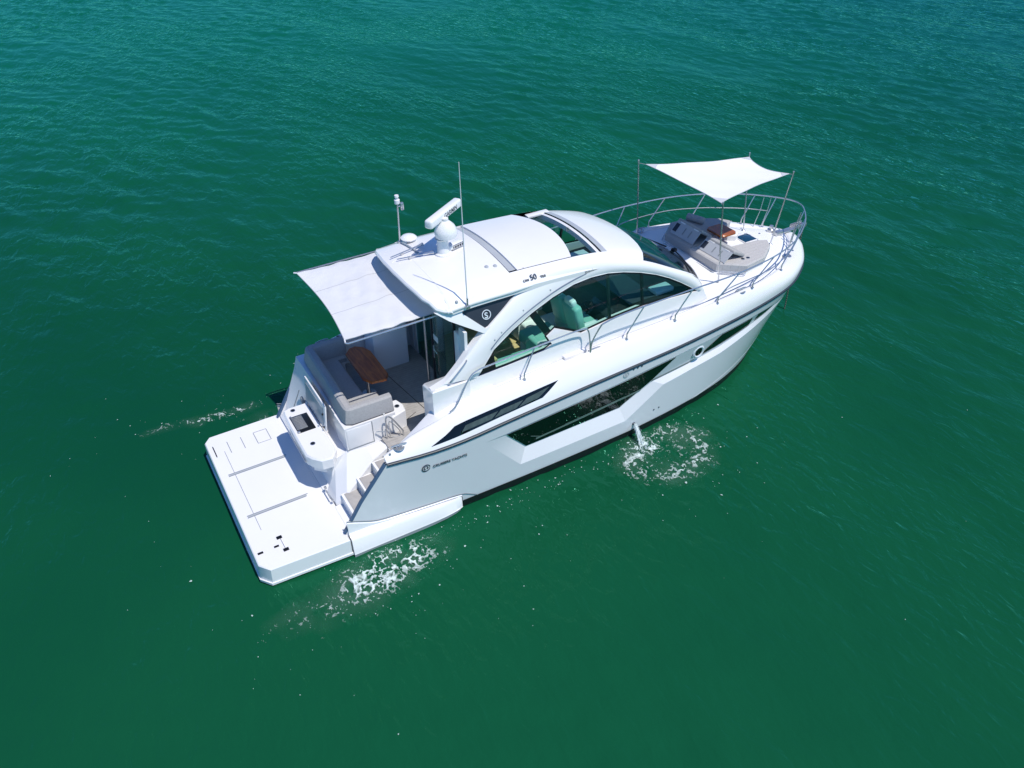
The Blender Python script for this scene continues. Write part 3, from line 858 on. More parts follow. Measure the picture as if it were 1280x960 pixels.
for c_, s_ in (((1.60, .62, 1.425), (.04, .04, .02)), ((1.60, .085, 1.425), (.05, .05, .03))):
    mb = MB(); mb.box(c_, s_, bevel=.006); part(mb, 'grill_knob', 'chrome', console)
cup((1.72, .84, 1.402), console); cup((1.72, -.36, 1.402), console)
mb = MB(); rm = Matrix.Rotation(R(6), 3, 'Y'); mb.box((2.11, .44, 1.70), (.035, 1.20, .60), rm, bevel=.012)
lid = part(mb, 'grill_lid', 'gel', console)
mb = MB(); mb.box((2.085, .44, 1.70), (.012, 1.0, .42), rm, bevel=.004); part(mb, 'lid_liner', 'track', lid)
for c_ in ((2.07, -.10, 1.80), (2.05, -.12, 1.50)):
    mb = MB(); mb.box(c_, (.03, .03, .035), bevel=.004); part(mb, 'lid_latch', 'black', lid)
mb = MB(); mb.tube([(1.68, -.84, .58), (1.68, -1.12, .57)], .014, 6); mb.box((1.69, -.80, .60), (.05, .06, .05), bevel=.012); mb.box((1.70, -1.16, .56), (.05, .05, .04), bevel=.01)
part(mb, 'transom_fitting', 'chrome')
mb = MB(); mb.tube([(2.02, 1.25, 1.55), (1.86, 1.3, 1.15), (1.80, 1.25, 1.12)], .012, 6); mb.box((2.02, 1.15, 1.35), (.05, .1, .14), bevel=.01); part(mb, 'shore_power_socket', 'seam')

# ------------------------------------------------------------------ deck
wb = [(10.40, -1.38), (10.58, -1.05), (10.75, -.60), (10.84, 0), (10.75, .60), (10.58, 1.05), (10.40, 1.38)]
outer = [(x, -(y_g(x) - .085)) for x in np.arange(3.74, 14.3, .25)] + [(14.38, -.2), (14.42, 0), (14.38, .2)] + [(x, y_g(x) - .085) for x in np.arange(3.74, 14.3, .25)[::-1]]
dpoly = outer + [(3.74, 1.45), (9.9, 1.50)] + wb[::-1] + [(9.9, -1.50), (3.74, -1.45)]
mb = MB(); panel(mb, dpoly, lambda x, y: (x, y, z_deck(x, y)), step=0.2)
part(mb, 'deck', 'deck', smooth=40)
mb = MB()                                                # top rail's shadow painted as a line on the side deck
for s in (-1,):
    mb.grid([[(x, s * (y_g(x) - .20 - d), z_deck(x, y_g(x) - .2) + .004) for d in (0, .012)] for x in np.arange(5.0, 13.2, .2)])
part(mb, 'rail_shadow_strip', 'track')

# ------------------------------------------------------------------ cabin sides (arches)
WIN = [(4.70, 2.67), (5.09, 3.12), (5.52, 3.37), (6.00, 3.585), (6.5, 3.75), (7.00, 3.86), (7.42, 3.89), (7.82, 3.87), (8.2, 3.80), (8.61, 3.69), (9.0, 3.55), (9.34, 3.39), (9.65, 3.21), (9.92, 3.03), (10.15, 2.87),
       (9.4, 2.93), (8.67, 2.97), (7.78, 2.92), (7.08, 2.84), (6.47, 3.13), (6.27, 3.02), (6.38, 2.82), (6.20, 2.74), (5.4, 2.69)]
ze = lambda x: z_roof(x, 1.385) - .004
PILLAR = [(8.72, 3.88), (9.03, 3.75), (9.49, 3.53), (9.97, 3.29), (10.16, 3.14), (10.30, 2.92), (10.46, 2.62)]
ARCH = [(3.75, 2.30), (3.75, 2.70), (4.06, 2.79), (4.34, 3.02), (4.61, 3.27), (5.02, 3.57), (5.45, 3.83), (5.93, ze(5.93))] + [(x, ze(x)) for x in np.arange(6.2, 8.6, .3)] + PILLAR + [(10.46, 2.42), (9.5, 2.40)]
mb = MB()
for s in (-1, 1):
    panel(mb, ARCH, lambda x, z: (x, s * side_y(x, z), z), holes=[WIN], step=0.13, fn2=lambda x, z: (x, s * (side_y(x, z) - (.14 if x < 8.6 else .05)), z))
arch = part(mb, 'cabin_side', 'gel', smooth=40)
for s in (-1, 1):
    mb = MB(); panel(mb, WIN, lambda x, z: (x, s * (side_y(x, z) - .035), z), step=0.3)
    gl = part(mb, 'side_window_glass', 'tint')
    # black gasket round the opening and mullions
    def strip(pts, w, o, closed=True, mb=None):
        n = len(pts); rows = []
        for i in range(n + (1 if closed else 0)):
            p = Vector(pts[i % n]); a = Vector(pts[(i - 1) % n] if closed or i > 0 else pts[0]); b = Vector(pts[(i + 1) % n] if closed or i < n - 1 else pts[-1])
            t = (b - a).normalized(); nn = Vector((t.y, -t.x))
            rows.append([(q.x, s * (side_y(q.x, q.y) - o), q.y) for q in (p, p + nn * w)])
        mb.grid(rows)
    mb = MB()
    strip(dens(WIN, .2), .045, .030, True, mb)
    for a, b, w in (((5.99, 3.62), (6.40, 2.93), .075), ((7.85, 3.90), (7.81, 2.90), .026), ((8.67, 3.70), (8.65, 2.95), .022)):
        d = (Vector(b) - Vector(a)).normalized(); nn = Vector((-d.y, d.x)) * w
        q = [Vector(a) + nn, Vector(a) - nn, Vector(b) - nn, Vector(b) + nn]
        mb.add([(p.x, s * (side_y(p.x, p.y) - .026), p.y) for p in q] + [(p.x, s * (side_y(p.x, p.y) - .075), p.y) for p in q], [(0, 1, 2, 3), (4, 5, 6, 7), (0, 1, 5, 4), (1, 2, 6, 5), (2, 3, 7, 6), (3, 0, 4, 7)])
    part(mb, 'window_frame', 'black', gl)
    mb = MB(); panel(mb, [(4.72, 2.68), (5.09, 3.11), (5.12, 2.68)], lambda x, z: (x, s * (side_y(x, z) - .03), z), step=.3); part(mb, 'blackout_corner', 'black', gl)
    # dark sail panel between roof and arch, with emblem
    mb = MB(); panel(mb, [(4.55, 3.98), (4.60, 4.06), (5.98, 4.17), (6.0, 4.10), (5.45, 3.80), (4.98, 3.54)], lambda x, z: (x, s * (side_y(x, z) - .03), z), step=.2, fn2=lambda x, z: (x, s * (side_y(x, z) - .07), z))
    tri = part(mb, 'sail_panel', 'slate')
    c = Vector((5.06, s * (side_y(5.06, 3.80) - .022), 3.80)); ax = (0, s, .34)
    mb = MB(); mb.lathe([(.078, 0), (.078, .006), (.094, .006), (.094, 0)], c, 28, ax)
    em = part(mb, 'emblem', 'silver', tri)
    text_mesh('emblem_letter', 'S', .155, frame((5.06 - (-s) * .048, s * (side_y(5.06, 3.745) - .012), 3.745), (-s, 0, 0), (0, s, .26)), 'silver', em, .003, 1.0, .004)
    # roof leg down to the arch
    mb = MB(); panel(mb, [(4.06, 4.10), (4.30, 3.90), (5.06, 3.42), (5.10, 3.60), (4.99, 3.57), (4.58, 3.96), (4.62, 4.12)], lambda x, z: (x, s * (side_y(x, z) + .010), z), step=.12, fn2=lambda x, z: (x, s * (side_y(x, z) - .12), z)); part(mb, 'roof_leg', 'gel')
    # visor strip and studs above the window
    mb = MB(); V = [(5.02, 3.17), (5.25, 3.35), (5.6, 3.53), (6.0, 3.69), (6.5, 3.85), (6.95, 3.95), (7.3, 4.0)]
    mb.tube([(p.x, s * (side_y(p.x, p.y) + .030), p.y) for p in spline([(x, z, 0) for x, z in V], 4)], .015, 6)
    part(mb, 'gutter_trim', 'gut')
    for x, z in ((5.12, 3.34), (5.28, 3.44), (5.80, 3.71), (6.45, 3.92), (7.45, 4.05)):
        mb = MB(); mb.lathe([(0, .012), (.014, .012), (.02, 0)], (x, s * (side_y(x, z) + .045), z), 8, (0, s, .5)); part(mb, 'snap_stud', 'track')
    # hand rail up the arch
    mb = MB(); mb.tube([(x, s * y, z) for x, y, z in spline([(4.08, 1.66, 2.76), (4.12, 1.72, 2.84), (4.32, 1.70, 3.00), (4.46, 1.68, 3.12), (4.50, 1.62, 3.11)], 4)], .014, 6); part(mb, 'grab_rail', 'chrome')

# moulded arch band standing proud over the side windows
AIN = [(4.69, 2.66), (5.09, 3.13), (5.52, 3.38), (6.00, 3.595), (6.5, 3.76), (7.00, 3.87), (7.42, 3.90), (7.82, 3.88), (8.2, 3.81), (8.61, 3.70), (9.0, 3.56), (9.34, 3.40), (9.65, 3.22), (9.92, 3.04), (10.16, 2.86)]
AOUT = [(3.98, 2.76), (4.48, 3.13), (4.96, 3.51), (5.46, 3.83), (6.02, 4.10), (6.55, 9), (7.15, 9), (7.72, 9), (8.25, 9), (8.70, 3.90), (9.08, 3.735), (9.48, 3.545), (9.84, 3.36), (10.10, 3.18), (10.32, 2.90)]
for s in (-1, 1):
    mb = MB()
    ins = spline([(x, z, 0) for x, z in AIN], 4)
    op = []
    for i, (x, z) in enumerate(AOUT):
        if z == 9: y = 1.29; z = z_roof(x, y) + .004
        elif i == 4: y = 1.33
        else: y = side_y(x, z) - (.0 if i < 9 else .02)
        op.append((x, y, z))
    outs = spline(op, 4); rows = []
    for p, q in zip(ins, outs):
        a = Vector((p.x, side_y(p.x, p.y), p.y)); b = q
        mid = Vector(((a.x + b.x) / 2, side_y((a.x + b.x) / 2, (a.z + b.z) / 2), (a.z + b.z) / 2))
        row = []
        for t in np.linspace(0, 1, 11):
            c = a * (1 - t)**2 + (mid * 2 - (a + b) / 2) * 2 * t * (1 - t) + b * t * t
            c = c + Vector((0, .75, .66)) * (.052 * (math.sin(math.pi * t)**.6 if 0 < t < 1 else 0))
            row.append((c.x, s * c.y, c.z))
        b2 = Vector(b) - Vector((0, .03, .06)); row.append((b2.x, s * b2.y, b2.z))
        rows.append(row)
    mb.grid(rows); part(mb, 'arch_moulding', 'gel', smooth=60)

# ------------------------------------------------------------------ hardtop
front = [(8.73, -1.39), (8.86, -1.18), (8.99, -.84), (9.07, -.45), (9.10, 0), (9.07, .45), (8.99, .84), (8.86, 1.18), (8.73, 1.39)]
aft = [(4.34, 1.40), (4.12, 1.30), (4.0, 1.05), (3.93, .5), (3.91, 0), (3.93, -.5), (4.0, -1.05), (4.12, -1.30), (4.34, -1.40)]
def arcx(x0, y, c): return x0 - c * (y / 1.2)**2
HOLE = [(arcx(8.02, y, .05), y) for y in np.linspace(-1.13, 1.13, 15)] + [(arcx(5.72, y, .0), y) for y in np.linspace(1.13, -1.13, 15)]
mb = MB()
panel(mb, front + aft, lambda x, y: (x, y, z_roof(x, y)), holes=[HOLE], step=0.16, fn2=lambda x, y: (x, y, z_roof(x, y) - .10))
roof = part(mb, 'hardtop', 'gel', smooth=40)
# rolled aft lip of the hardtop
mb = MB(); mb.tube([(x, y, z_roof(x, y) - .045) for x, y in dens(aft, .15)[:-6]], .05, 8); part(mb, 'hardtop_lip', 'gel', roof)
for s in (-1, 1):
    mb = MB(); mb.tube([(x, s * 1.375, z_roof(x, 1.375) - .045) for x in np.linspace(4.28, 6.25, 20)], [.048] * 14 + [.045, .04, .034, .026, .018, .01], 10); part(mb, 'eave_roll', 'gel', roof, smooth=60)
# sliding panel, aft track, forward frame
def roof_strip(x0, x1, dz0, dz1, c0=.0, c1=.0, yh=1.12, n=23, nx=2, thick=None):
    mb = MB(); rows = []
    for t in np.linspace(0, 1, nx):
        dz = dz0 + (dz1 - dz0) * t
        rows.append([(arcx(x0, y, c0) * (1 - t) + arcx(x1, y, c1) * t, y, z_roof(arcx(x0, y, c0) * (1 - t) + arcx(x1, y, c1) * t, y) + dz) for y in np.linspace(-yh, yh, n)])
    mb.grid(rows)
    return mb
mb = roof_strip(5.90, 7.34, .004, .006, .0, .26, nx=14)
top = list(mb.v); mb.grid([[(x, y, z - .05) for x, y, z in top[i * 23:(i + 1) * 23]] for i in range(14)])
for r in (0, 13): mb.grid([[top[r * 23 + j] for j in range(23)], [(top[r * 23 + j][0], top[r * 23 + j][1], top[r * 23 + j][2] - .05) for j in range(23)]])
part(mb, 'sunroof_panel', 'gel', roof)
mb = roof_strip(5.715, 5.91, -.03, -.03, 0, 0, 1.135); part(mb, 'sunroof_track', 'track', roof)
mb = roof_strip(5.718, 5.748, -.020, -.020, 0, 0, 1.13); mb.grid([[(x, y, z_roof(x, y) + .004) for y in np.linspace(-1.13, -1.10, 2)] for x in (5.72, 6.05)]); part(mb, 'sunroof_seam', 'black', roof)
mb = roof_strip(7.90, 8.03, -.010, -.002, .05, .05, 1.135); part(mb, 'sunroof_frame', 'track', roof)
mb = roof_strip(7.87, 7.905, -.03, -.025, .05, .05, 1.135); part(mb, 'sunroof_gasket', 'black', roof)
mb = roof_strip(7.81, 7.872, -.05, -.03, .05, .05, 1.12); mb.grid([[(arcx(7.81, y, .05), y, z_roof(7.81, y) + d) for y in np.linspace(-1.12, 1.12, 23)] for d in (-.05, -.16)]); part(mb, 'sunroof_sill', 'gel', roof)
mb = MB(); mb.box((7.72, 1.06, z_roof(7.72, 1.06) - .05), (.55, .15, .05), bevel=.01); part(mb, 'sunroof_corner', 'gel', roof)
for y in (-1.13, 1.13):
    mb = MB(); mb.grid([[(x, y, z_roof(x, y) - d) for d in (0.0, .10)] for x in np.linspace(7.0, 8.0, 8)]); part(mb, 'sunroof_liner', 'gel', roof)
# name on the roof edge
o = (5.98, -1.335, z_roof(5.98, 1.335) + .006)
ndir = Vector((.06, -.72, .62))
for s_, x, sz in (('CAN', 5.90, .06), ('50', 6.06, .15), ('TIUS', 6.28, .06)):
    yy = 1.345
    reown(text_mesh('roof_lettering', s_, sz, frame((x, -yy, z_roof(x, yy) + .010), (1, 0, -.02), ndir), 'line', None, .003, 1.0, .002))
for px_, py_ in ((5.42, -.80), (5.58, -.84)):
    mb = MB(); mb.lathe([(0, .03), (.03, .025), (.045, 0)], (px_, py_, z_roof(px_, py_) - .003), 12); part(mb, 'roof_stud', 'track')

# windshield
def ws(u, v):
    a = v * 1.39
    T = Vector((PI(abs(a), [0, .45, .84, 1.18, 1.39], [9.10, 9.07, 8.99, 8.86, 8.73]), a, 0)); T.z = z_roof(T.x, T.y) - .015
    b = v * 1.38
    Bq = Vector((PI(abs(b), [0, .60, 1.05, 1.38], [10.84, 10.75, 10.58, 10.40]), b, 2.90))
    p = T.lerp(Bq, u); p.z += .05 * math.sin(math.pi * u) * (1 - v * v * .5); return p
mb = MB(); mb.grid([[ws(u, v) for v in np.linspace(-1, 1, 33)] for u in np.linspace(0, 1, 9)])
wsh = part(mb, 'windshield', 'wsglass')
mb = MB()
mb.grid([[ws(u, v) + Vector((0, 0, .004)) for v in np.linspace(-1, 1, 33)] for u in (.93, 1.0)])
mb.grid([[ws(1, v), ws(1, v) + Vector((.05, 0, -.30))][k] for k in (0, 1)] for v in np.linspace(-1, 1, 33))if False else None
for v in (-1, 1): mb.grid([[ws(u, v * (1 - d)) + Vector((0, 0, .005)) for u in np.linspace(0, 1, 9)] for d in (0, .02)])
for v in (-.36, .36): mb.grid([[ws(u, v + d) + Vector((0, 0, .004)) for u in np.linspace(0, 1, 9)] for d in (0, .018)])
part(mb, 'windshield_frit', 'black', wsh)
mb = MB()                                                # moulding below and beside the glass
mb.grid([[ws(1, v) + Vector((0, 0, .002)), ws(1, v) + Vector((.05, 0, -.03)), Vector((ws(1, v).x + .16, ws(1, v).y * 1.05, 2.45))] for v in np.linspace(-1, 1, 33)])
for s in (-1, 1):
    PS = spline([(x, z, 0) for x, z in PILLAR[:6]], 3); n = len(PS)
    mb.grid([[(p.x, s * side_y(p.x, p.y), p.y), (p.x - .01, s * (side_y(p.x, p.y) - .03), p.y + .02), tuple(ws(i / (n - 1), s * .995) + Vector((0, 0, .006)))] for i, p in enumerate(PS)])
part(mb, 'windshield_surround', 'gel', smooth=40)
for v0, v1, u0, u1 in ((.05, -.80, 1.02, .90), (.95, .10, 1.02, .93)):  # wipers
    mb = MB(); a, b = ws(1, v0) + Vector((.06, 0, .03)), ws(u1, v1) + Vector((0, 0, .05))
    mb.tube([a, a.lerp(b, .5) + Vector((0, 0, .03)), b], .017, 6); d = (b - a) * .35
    mb.tube([b - d + Vector((-.05, 0, -.02)), b + d * .25 + Vector((-.05, 0, -.03))], .012, 6)
    w = part(mb, 'wiper', 'rubber')
    mb = MB(); mb.box(tuple(a), (.12, .10, .08), bevel=.02); part(mb, 'wiper_motor', 'rubber', w)

# ------------------------------------------------------------------ aft bulkhead with glass door
def bk(y): return 4.82 if y > 0.05 else 4.55
mb = MB()
mb.box((4.85, 1.60, 2.62), (.08, .40, 2.5)); mb.box((4.58, -1.17, 2.4), (.10, .20, 2.1), bevel=.02); mb.box((4.58, -1.36, 2.5), (.06, .22, 2.2))
mb.box((4.70, .05, 4.10), (.36, 2.7, .22))
part(mb, 'aft_bulkhead', 'gel')
mb = MB(); mb.box((4.83, .72, 2.75), (.012, 1.44, 2.7)); dg = part(mb, 'door_glass', 'wsglass')
mb = MB(); mb.box((4.56, -.55, 2.72), (.014, 1.0, 2.62)); door = part(mb, 'sliding_door', 'tint')
mb = MB()
for y in (-.02, -1.04): mb.box((4.56, y, 2.72), (.03, .085, 2.64), bevel=.006)
for z in (1.44, 4.0): mb.box((4.56, -.53, z), (.03, 1.0, .08))
part(mb, 'door_frame', 'black', door)
mb = MB(); mb.box((4.53, -.12, 2.42), (.03, .03, .30), bevel=.01); mb.tube([(4.52, -.14, 2.5), (4.50, -.34, 2.5)], .010, 6); part(mb, 'door_handle', 'chrome', door)
mb = MB(); mb.box((4.545, -.21, 2.78), (.008, .20, .13), bevel=.002); part(mb, 'door_placard', 'gel', door)
mb = MB(); mb.tube([(4.44, .045, 1.40), (4.44, .045, 3.98)], .028, 10); mb.box((4.44, .045, 1.42), (.12, .12, .04), bevel=.015); part(mb, 'door_post', 'chrome')

# ------------------------------------------------------------------ cabin interior
mb = MB(); mb.prism([(4.9, -1.58), (4.9, 1.58), (9.6, 1.5), (9.6, -1.5)], 1.50, 1.56); part(mb, 'cabin_floor', 'oak')
for c_, s_ in (((7.3, -1.56, 2.05), (5.0, .04, 1.1)), ((7.3, 1.56, 2.05), (5.0, .04, 1.1)), ((9.75, 0, 2.1), (.06, 3.0, 1.2))):
    mb = MB(); mb.box(c_, s_); part(mb, 'cabin_lining', 'vinyl')
def soft(mb, c, s, rot=None, b=.05): mb.box(c, s, rot, bevel=b, seg=3)
ry = lambda a: Matrix.Rotation(R(a), 3, 'Y')
mb = MB(); soft(mb, (5.75, -1.10, 2.16), (1.3, .62, .24)); settee = part(mb, 'settee', 'teal')
mb = MB(); mb.box((5.75, -1.08, 1.8), (1.28, .6, .50)); part(mb, 'settee_base', 'vinyl', settee)
mb = MB(); soft(mb, (5.75, -1.42, 2.48), (1.3, .16, .44)); soft(mb, (6.36, -1.10, 2.42), (.16, .6, .4)); part(mb, 'settee_back', 'teal', settee)
mb = MB(); mb.box((5.20, -1.15, 2.30), (.14, .55, .9), bevel=.01); part(mb, 'wood_panel', 'oak')
mb = MB(); mb.box((5.55, -.25, 2.36), (.95, .55, .05), bevel=.02); mb.box((5.55, -.25, 1.95), (.16, .2, .8)); part(mb, 'salon_table', 'oak')
# double helm seat
mb = MB(); soft(mb, (7.62, -.84, 2.42), (.66, 1.0, .22)); hs = part(mb, 'helm_seat', 'teal')
for y in (-1.10, -.58):
    mb = MB(); soft(mb, (7.27, y, 2.88), (.20, .50, .72), ry(-14), .07); hb = part(mb, 'helm_backrest', 'teal', hs)
    mb = MB(); soft(mb, (7.16, y, 3.28), (.14, .30, .16), ry(-14), .05); part(mb, 'headrest', 'vinyl', hb)
for y in (-1.24, -.36):
    mb = MB(); soft(mb, (7.52, y - .03, 2.68), (.50, .12, .13), None, .03); part(mb, 'armrest', 'vinyl', hs)
mb = MB(); mb.box((7.58, -.84, 1.95), (.5, .85, .75), bevel=.03); part(mb, 'helm_seat_base', 'vinyl', hs)
mb = MB(); soft(mb, (6.72, -.88, 2.36), (.74, .95, .26)); lc = part(mb, 'aft_facing_lounge', 'teal')
mb = MB(); soft(mb, (6.50, -1.25, 2.56), (.40, .2, .16), None, .05); part(mb, 'lounge_pillow', 'vinyl', lc)
mb = MB(); mb.box((6.74, -.86, 1.92), (.7, .9, .62), bevel=.02); part(mb, 'lounge_base', 'vinyl', lc)
mb = MB(); soft(mb, (7.15, .85, 2.34), (.62, 1.0, .20)); cs = part(mb, 'companion_seat', 'bluegrey')
mb = MB(); soft(mb, (6.80, .85, 2.80), (.2, 1.0, .78), ry(-12)); part(mb, 'companion_backrest', 'bluegrey', cs)
mb = MB(); mb.box((7.1, .85, 1.95), (.5, .9, .7)); part(mb, 'companion_base', 'vinyl', cs)
mb = MB()
mb.yprism([(8.05, 1.56), (8.05, 2.45), (8.25, 2.72), (8.85, 2.86), (10.2, 2.86), (10.2, 1.56)], -1.42, 1.42); part(mb, 'dashboard', 'dash')
mb = MB(); mb.box((8.20, -.80, 2.66), (.02, .7, .22), ry(35), bevel=.005); mb.box((8.9, -.6, 2.875), (.7, 1.4, .02)); part(mb, 'instrument_panel', 'screen')
mb = MB(); mb.box((8.75, .75, 2.90), (.75, .95, .05), bevel=.02); mb.box((9.5, -1.15, 2.90), (.5, .3, .1), bevel=.03); part(mb, 'dash_pad', 'vinyl')
mb = MB(); ctr = Vector((7.98, -.55, 2.60)); ax = Vector((-.62, 0, .78)).normalized(); q = ax.to_track_quat('Z', 'Y').to_matrix()
mb.tube([ctr + q @ Vector((.17 * math.cos(a), .17 * math.sin(a), 0)) for a in np.linspace(0, 2 * math.pi, 24, endpoint=False)], .016, 8, True)
for a in (0.3, math.pi - .3): mb.tube([ctr, ctr + q @ Vector((.17 * math.cos(a), .17 * math.sin(a), 0))], .012, 6)
mb.tube([ctr, ctr - ax * .2], .03, 8); part(mb, 'steering_wheel', 'slate')
mb = MB(); soft(mb, (7.5, .2, 1.8), (1.2, .5, .5)); part(mb, 'galley_cabinet', 'vinyl')

# ------------------------------------------------------------------ roof equipment
def zr_(x, y): return z_roof(x, y)
rb = (4.93, 0.0)
z0 = zr_(*rb)
mb = MB(); mb.lathe([(0, 0), (.16, 0), (.16, .025), (.12, .05), (.105, .30), (.15, .34), (0, .34)], (rb[0], rb[1], z0 - .005), 24)
radar = part(mb, 'radar', 'gel')
mb = MB(); mb.lathe([(0, 0), (.15, .0), (.205, .03), (.222, .10), (.212, .17), (.165, .255), (.095, .32), (.06, .345), (.06, .39), (0, .39)], (rb[0] + .07, rb[1] - .02, z0 + .33), 28); part(mb, 'radar_housing', 'gel', radar)
ang = math.atan2(.62, .92); rz = Matrix.Rotation(ang, 3, 'Z')
bc = Vector((rb[0] + .13, rb[1] + .16, z0 + .735))
mb = MB(); mb.box(tuple(bc), (1.16, .17, .17), rz, bevel=.045, seg=3)
bar_ = part(mb, 'scanner_bar', 'gel', radar)
xd = rz @ Vector((1, 0, 0)); nd = rz @ Vector((0, -1, 0))
text_mesh('scanner_lettering', 'GARMIN', .13, frame(bc + nd * .087 + xd * (-.12) + Vector((0, 0, -.045)), xd, nd), 'line', radar, .002, 1.0, .001)
mb = MB(); mb.lathe([(0, 0), (.05, 0), (.05, .05), (.15, .06), (.165, .09), (.13, .125), (.06, .145), (0, .15)], (4.66, .98, zr_(4.66, .98) - .005), 24); part(mb, 'satellite_dome', 'gel')
mx, my = 4.50, 1.06
mb = MB(); mb.tube([(mx, my, zr_(mx, my) - .02), (mx + .02, my, 5.18)], .018, 8); mb.lathe([(0, 0), (.05, 0), (.045, .05), (0, .05)], (mx, my, zr_(mx, my) - .01), 12)
mast = part(mb, 'light_mast', 'chrome')
mb = MB(); mb.lathe([(0, 0), (.05, 0), (.055, .02), (.055, .08), (.03, .085), (.03, .13), (.045, .135), (.04, .17), (0, .17)], (mx + .02, my, 5.18), 14); part(mb, 'mast_light', 'gel', mast)
mb = MB(); mb.box((mx + .10, my - .03, 5.12), (.07, .06, .16), bevel=.02); mb.tube([(mx + .02, my, 5.12), (mx + .1, my - .03, 5.13)], .012, 6); part(mb, 'mast_bracket', 'chrome', mast)
mb = MB(); mb.tube([(mx, my - .02, zr_(mx, my) + .03), (4.52, .70, zr_(4.52, .70) + .03), (4.54, .30, zr_(4.54, .30) + .02)], .018, 6); part(mb, 'mast_tube', 'track', mast)  # thin grey tube over the roof from the mast foot
for (a, b) in (((4.02, .42), (4.74, .50)), ((4.08, .26), (4.76, .06))):
    mb = MB(); A_ = Vector((*a, zr_(*a) + .05)); B_ = Vector((*b, zr_(*b) + .06))
    mb.tube([A_, A_.lerp(B_, .6), A_.lerp(B_, .85), B_], [.012, .014, .022, .036], 8); mb.box(tuple(A_.lerp(B_, .35) - Vector((0, 0, .03))), (.05, .05, .05)); hn = part(mb, 'air_horn', 'chrome')
    mb = MB(); mb.lathe([(0, .002), (.034, .002), (.034, 0)], B_, 12, B_ - A_); part(mb, 'horn_mouth', 'black', hn)
mb = MB(); c = Vector((5.20, .10, zr_(5.2, .10) + .07)); rr = Matrix.Rotation(R(16), 3, 'Z'); mb.box(tuple(c), (.40, .16, .10), rr, bevel=.02)
sl = part(mb, 'light_bar', 'gel')
mb = MB()
for k in range(5): mb.box(tuple(c + rr @ Vector((-.05 + .06 * k, -.086, 0))), (.02, .012, .09), rr)
for dz in (-.03, .03): mb.box(tuple(c + rr @ Vector((.05, -.088, dz))), (.3, .012, .014), rr)
part(mb, 'light_bar_guard', 'chrome', sl)
mb = MB(); mb.box(tuple(c + rr @ Vector((.06, -.08, 0))), (.26, .01, .08), rr); part(mb, 'light_bar_lens', 'slate', sl)
# whip antenna
ab = Vector((4.66, -1.44, zr_(4.66, 1.44) + .02))
mb = MB(); tip = ab + Vector((-.10, -.12, 2.76)); mb.tube([ab + Vector((0, 0, .15)), ab.lerp(tip, .5), tip], [.013, .010, .006], 6)
wa = part(mb, 'whip_antenna', 'gel')
mb = MB(); mb.box(tuple(ab + Vector((0, 0, .02))), (.09, .07, .06), bevel=.01); mb.tube([ab, ab + Vector((0, 0, .20))], .02, 8); part(mb, 'antenna_mount', 'chrome', wa)
mb = MB(); mb.lathe([(0, .03), (.03, .025), (.035, 0)], (4.50, -1.33, zr_(4.5, 1.33)), 10); part(mb, 'cable_gland', 'track')

# ------------------------------------------------------------------ rails
def stan(mb, base, top, r=.014):
    b = Vector(base); t = Vector(top); e = b + Vector((.0, 0, .13))
    mb.tube([b, b + Vector((0, 0, .07)), e, e.lerp(t, .12) , t], r, 7); mb.lathe([(0, .012), (.035, .012), (.04, 0)], b, 10)
for s in (-1, 1):
    low = [(3.95, 1.93, 2.32), (4.12, 1.90, 2.42), (4.42, 1.80, 2.78), (4.62, 1.76, 2.90), (5.0, 1.75, 2.93), (5.85, 1.755, 2.98), (6.6, 1.76, 3.02), (7.0, 1.78, 3.04), (7.12, 1.80, 2.98), (7.14, 1.85, 2.75), (7.15, 1.87, 2.49)]
    mb = MB(); mb.tube([(x, s * y, z) for x, y, z in spline(low, 6)], .017, 8)
    side_rail = part(mb, 'side_rail', 'chrome')
    mb = MB(); stan(mb, (5.58, s * 1.90, 2.43), (5.90, s * 1.755, 2.98)); part(mb, 'stanchion', 'chrome', side_rail)
TOP = [(7.16, 1.87, 2.49), (7.18, 1.87, 2.72), (7.30, 1.93, 3.05), (7.42, 1.96, 3.16), (8.0, 1.96, 3.22), (9.5, 1.985, 3.26), (10.8, 2.00, 3.28), (12.05, 1.86, 3.29), (13.0, 1.57, 3.29), (13.6, 1.24, 3.29), (14.1, .88, 3.28), (14.5, .48, 3.27)]
tp = [(x, -y, z) for x, y, z in TOP] + [(14.72, -.16, 3.26), (14.72, .16, 3.26)] + [(x, y, z) for x, y, z in TOP[::-1]]
mb = MB(); mb.tube(spline(tp, 7), .016, 8); bow_rail = part(mb, 'bow_rail', 'chrome')
MID = [(10.62, 1.855, 2.75), (10.8, 1.90, 2.90), (12.0, 1.82, 2.95), (12.9, 1.52, 2.95), (13.5, 1.20, 2.94), (14.0, .86, 2.93), (14.35, .52, 2.92)]
for s in (-1, 1):
    mb = MB(); mb.tube([(x, s * y, z) for x, y, z in spline(MID, 6)], .012, 7); part(mb, 'mid_rail', 'chrome', bow_rail)
    for (bx, by, bz, tx, ty, tz) in ((8.05, 1.885, 2.515, 8.35, 1.965, 3.22), (9.32, 1.885, 2.55, 9.62, 1.985, 3.26), (10.52, 1.87, 2.59, 10.90, 2.0, 3.28), (11.58, 1.83, 2.64, 12.06, 1.86, 3.29), (12.76, 1.55, 2.62, 13.1, 1.53, 3.29), (13.86, .88, 2.535, 14.15, .83, 3.28), (14.25, .50, 2.50, 14.52, .46, 3.27)):
        mb = MB(); stan(mb, (bx, s * by, bz), (tx, s * ty, tz)); part(mb, 'stanchion', 'chrome', bow_rail)
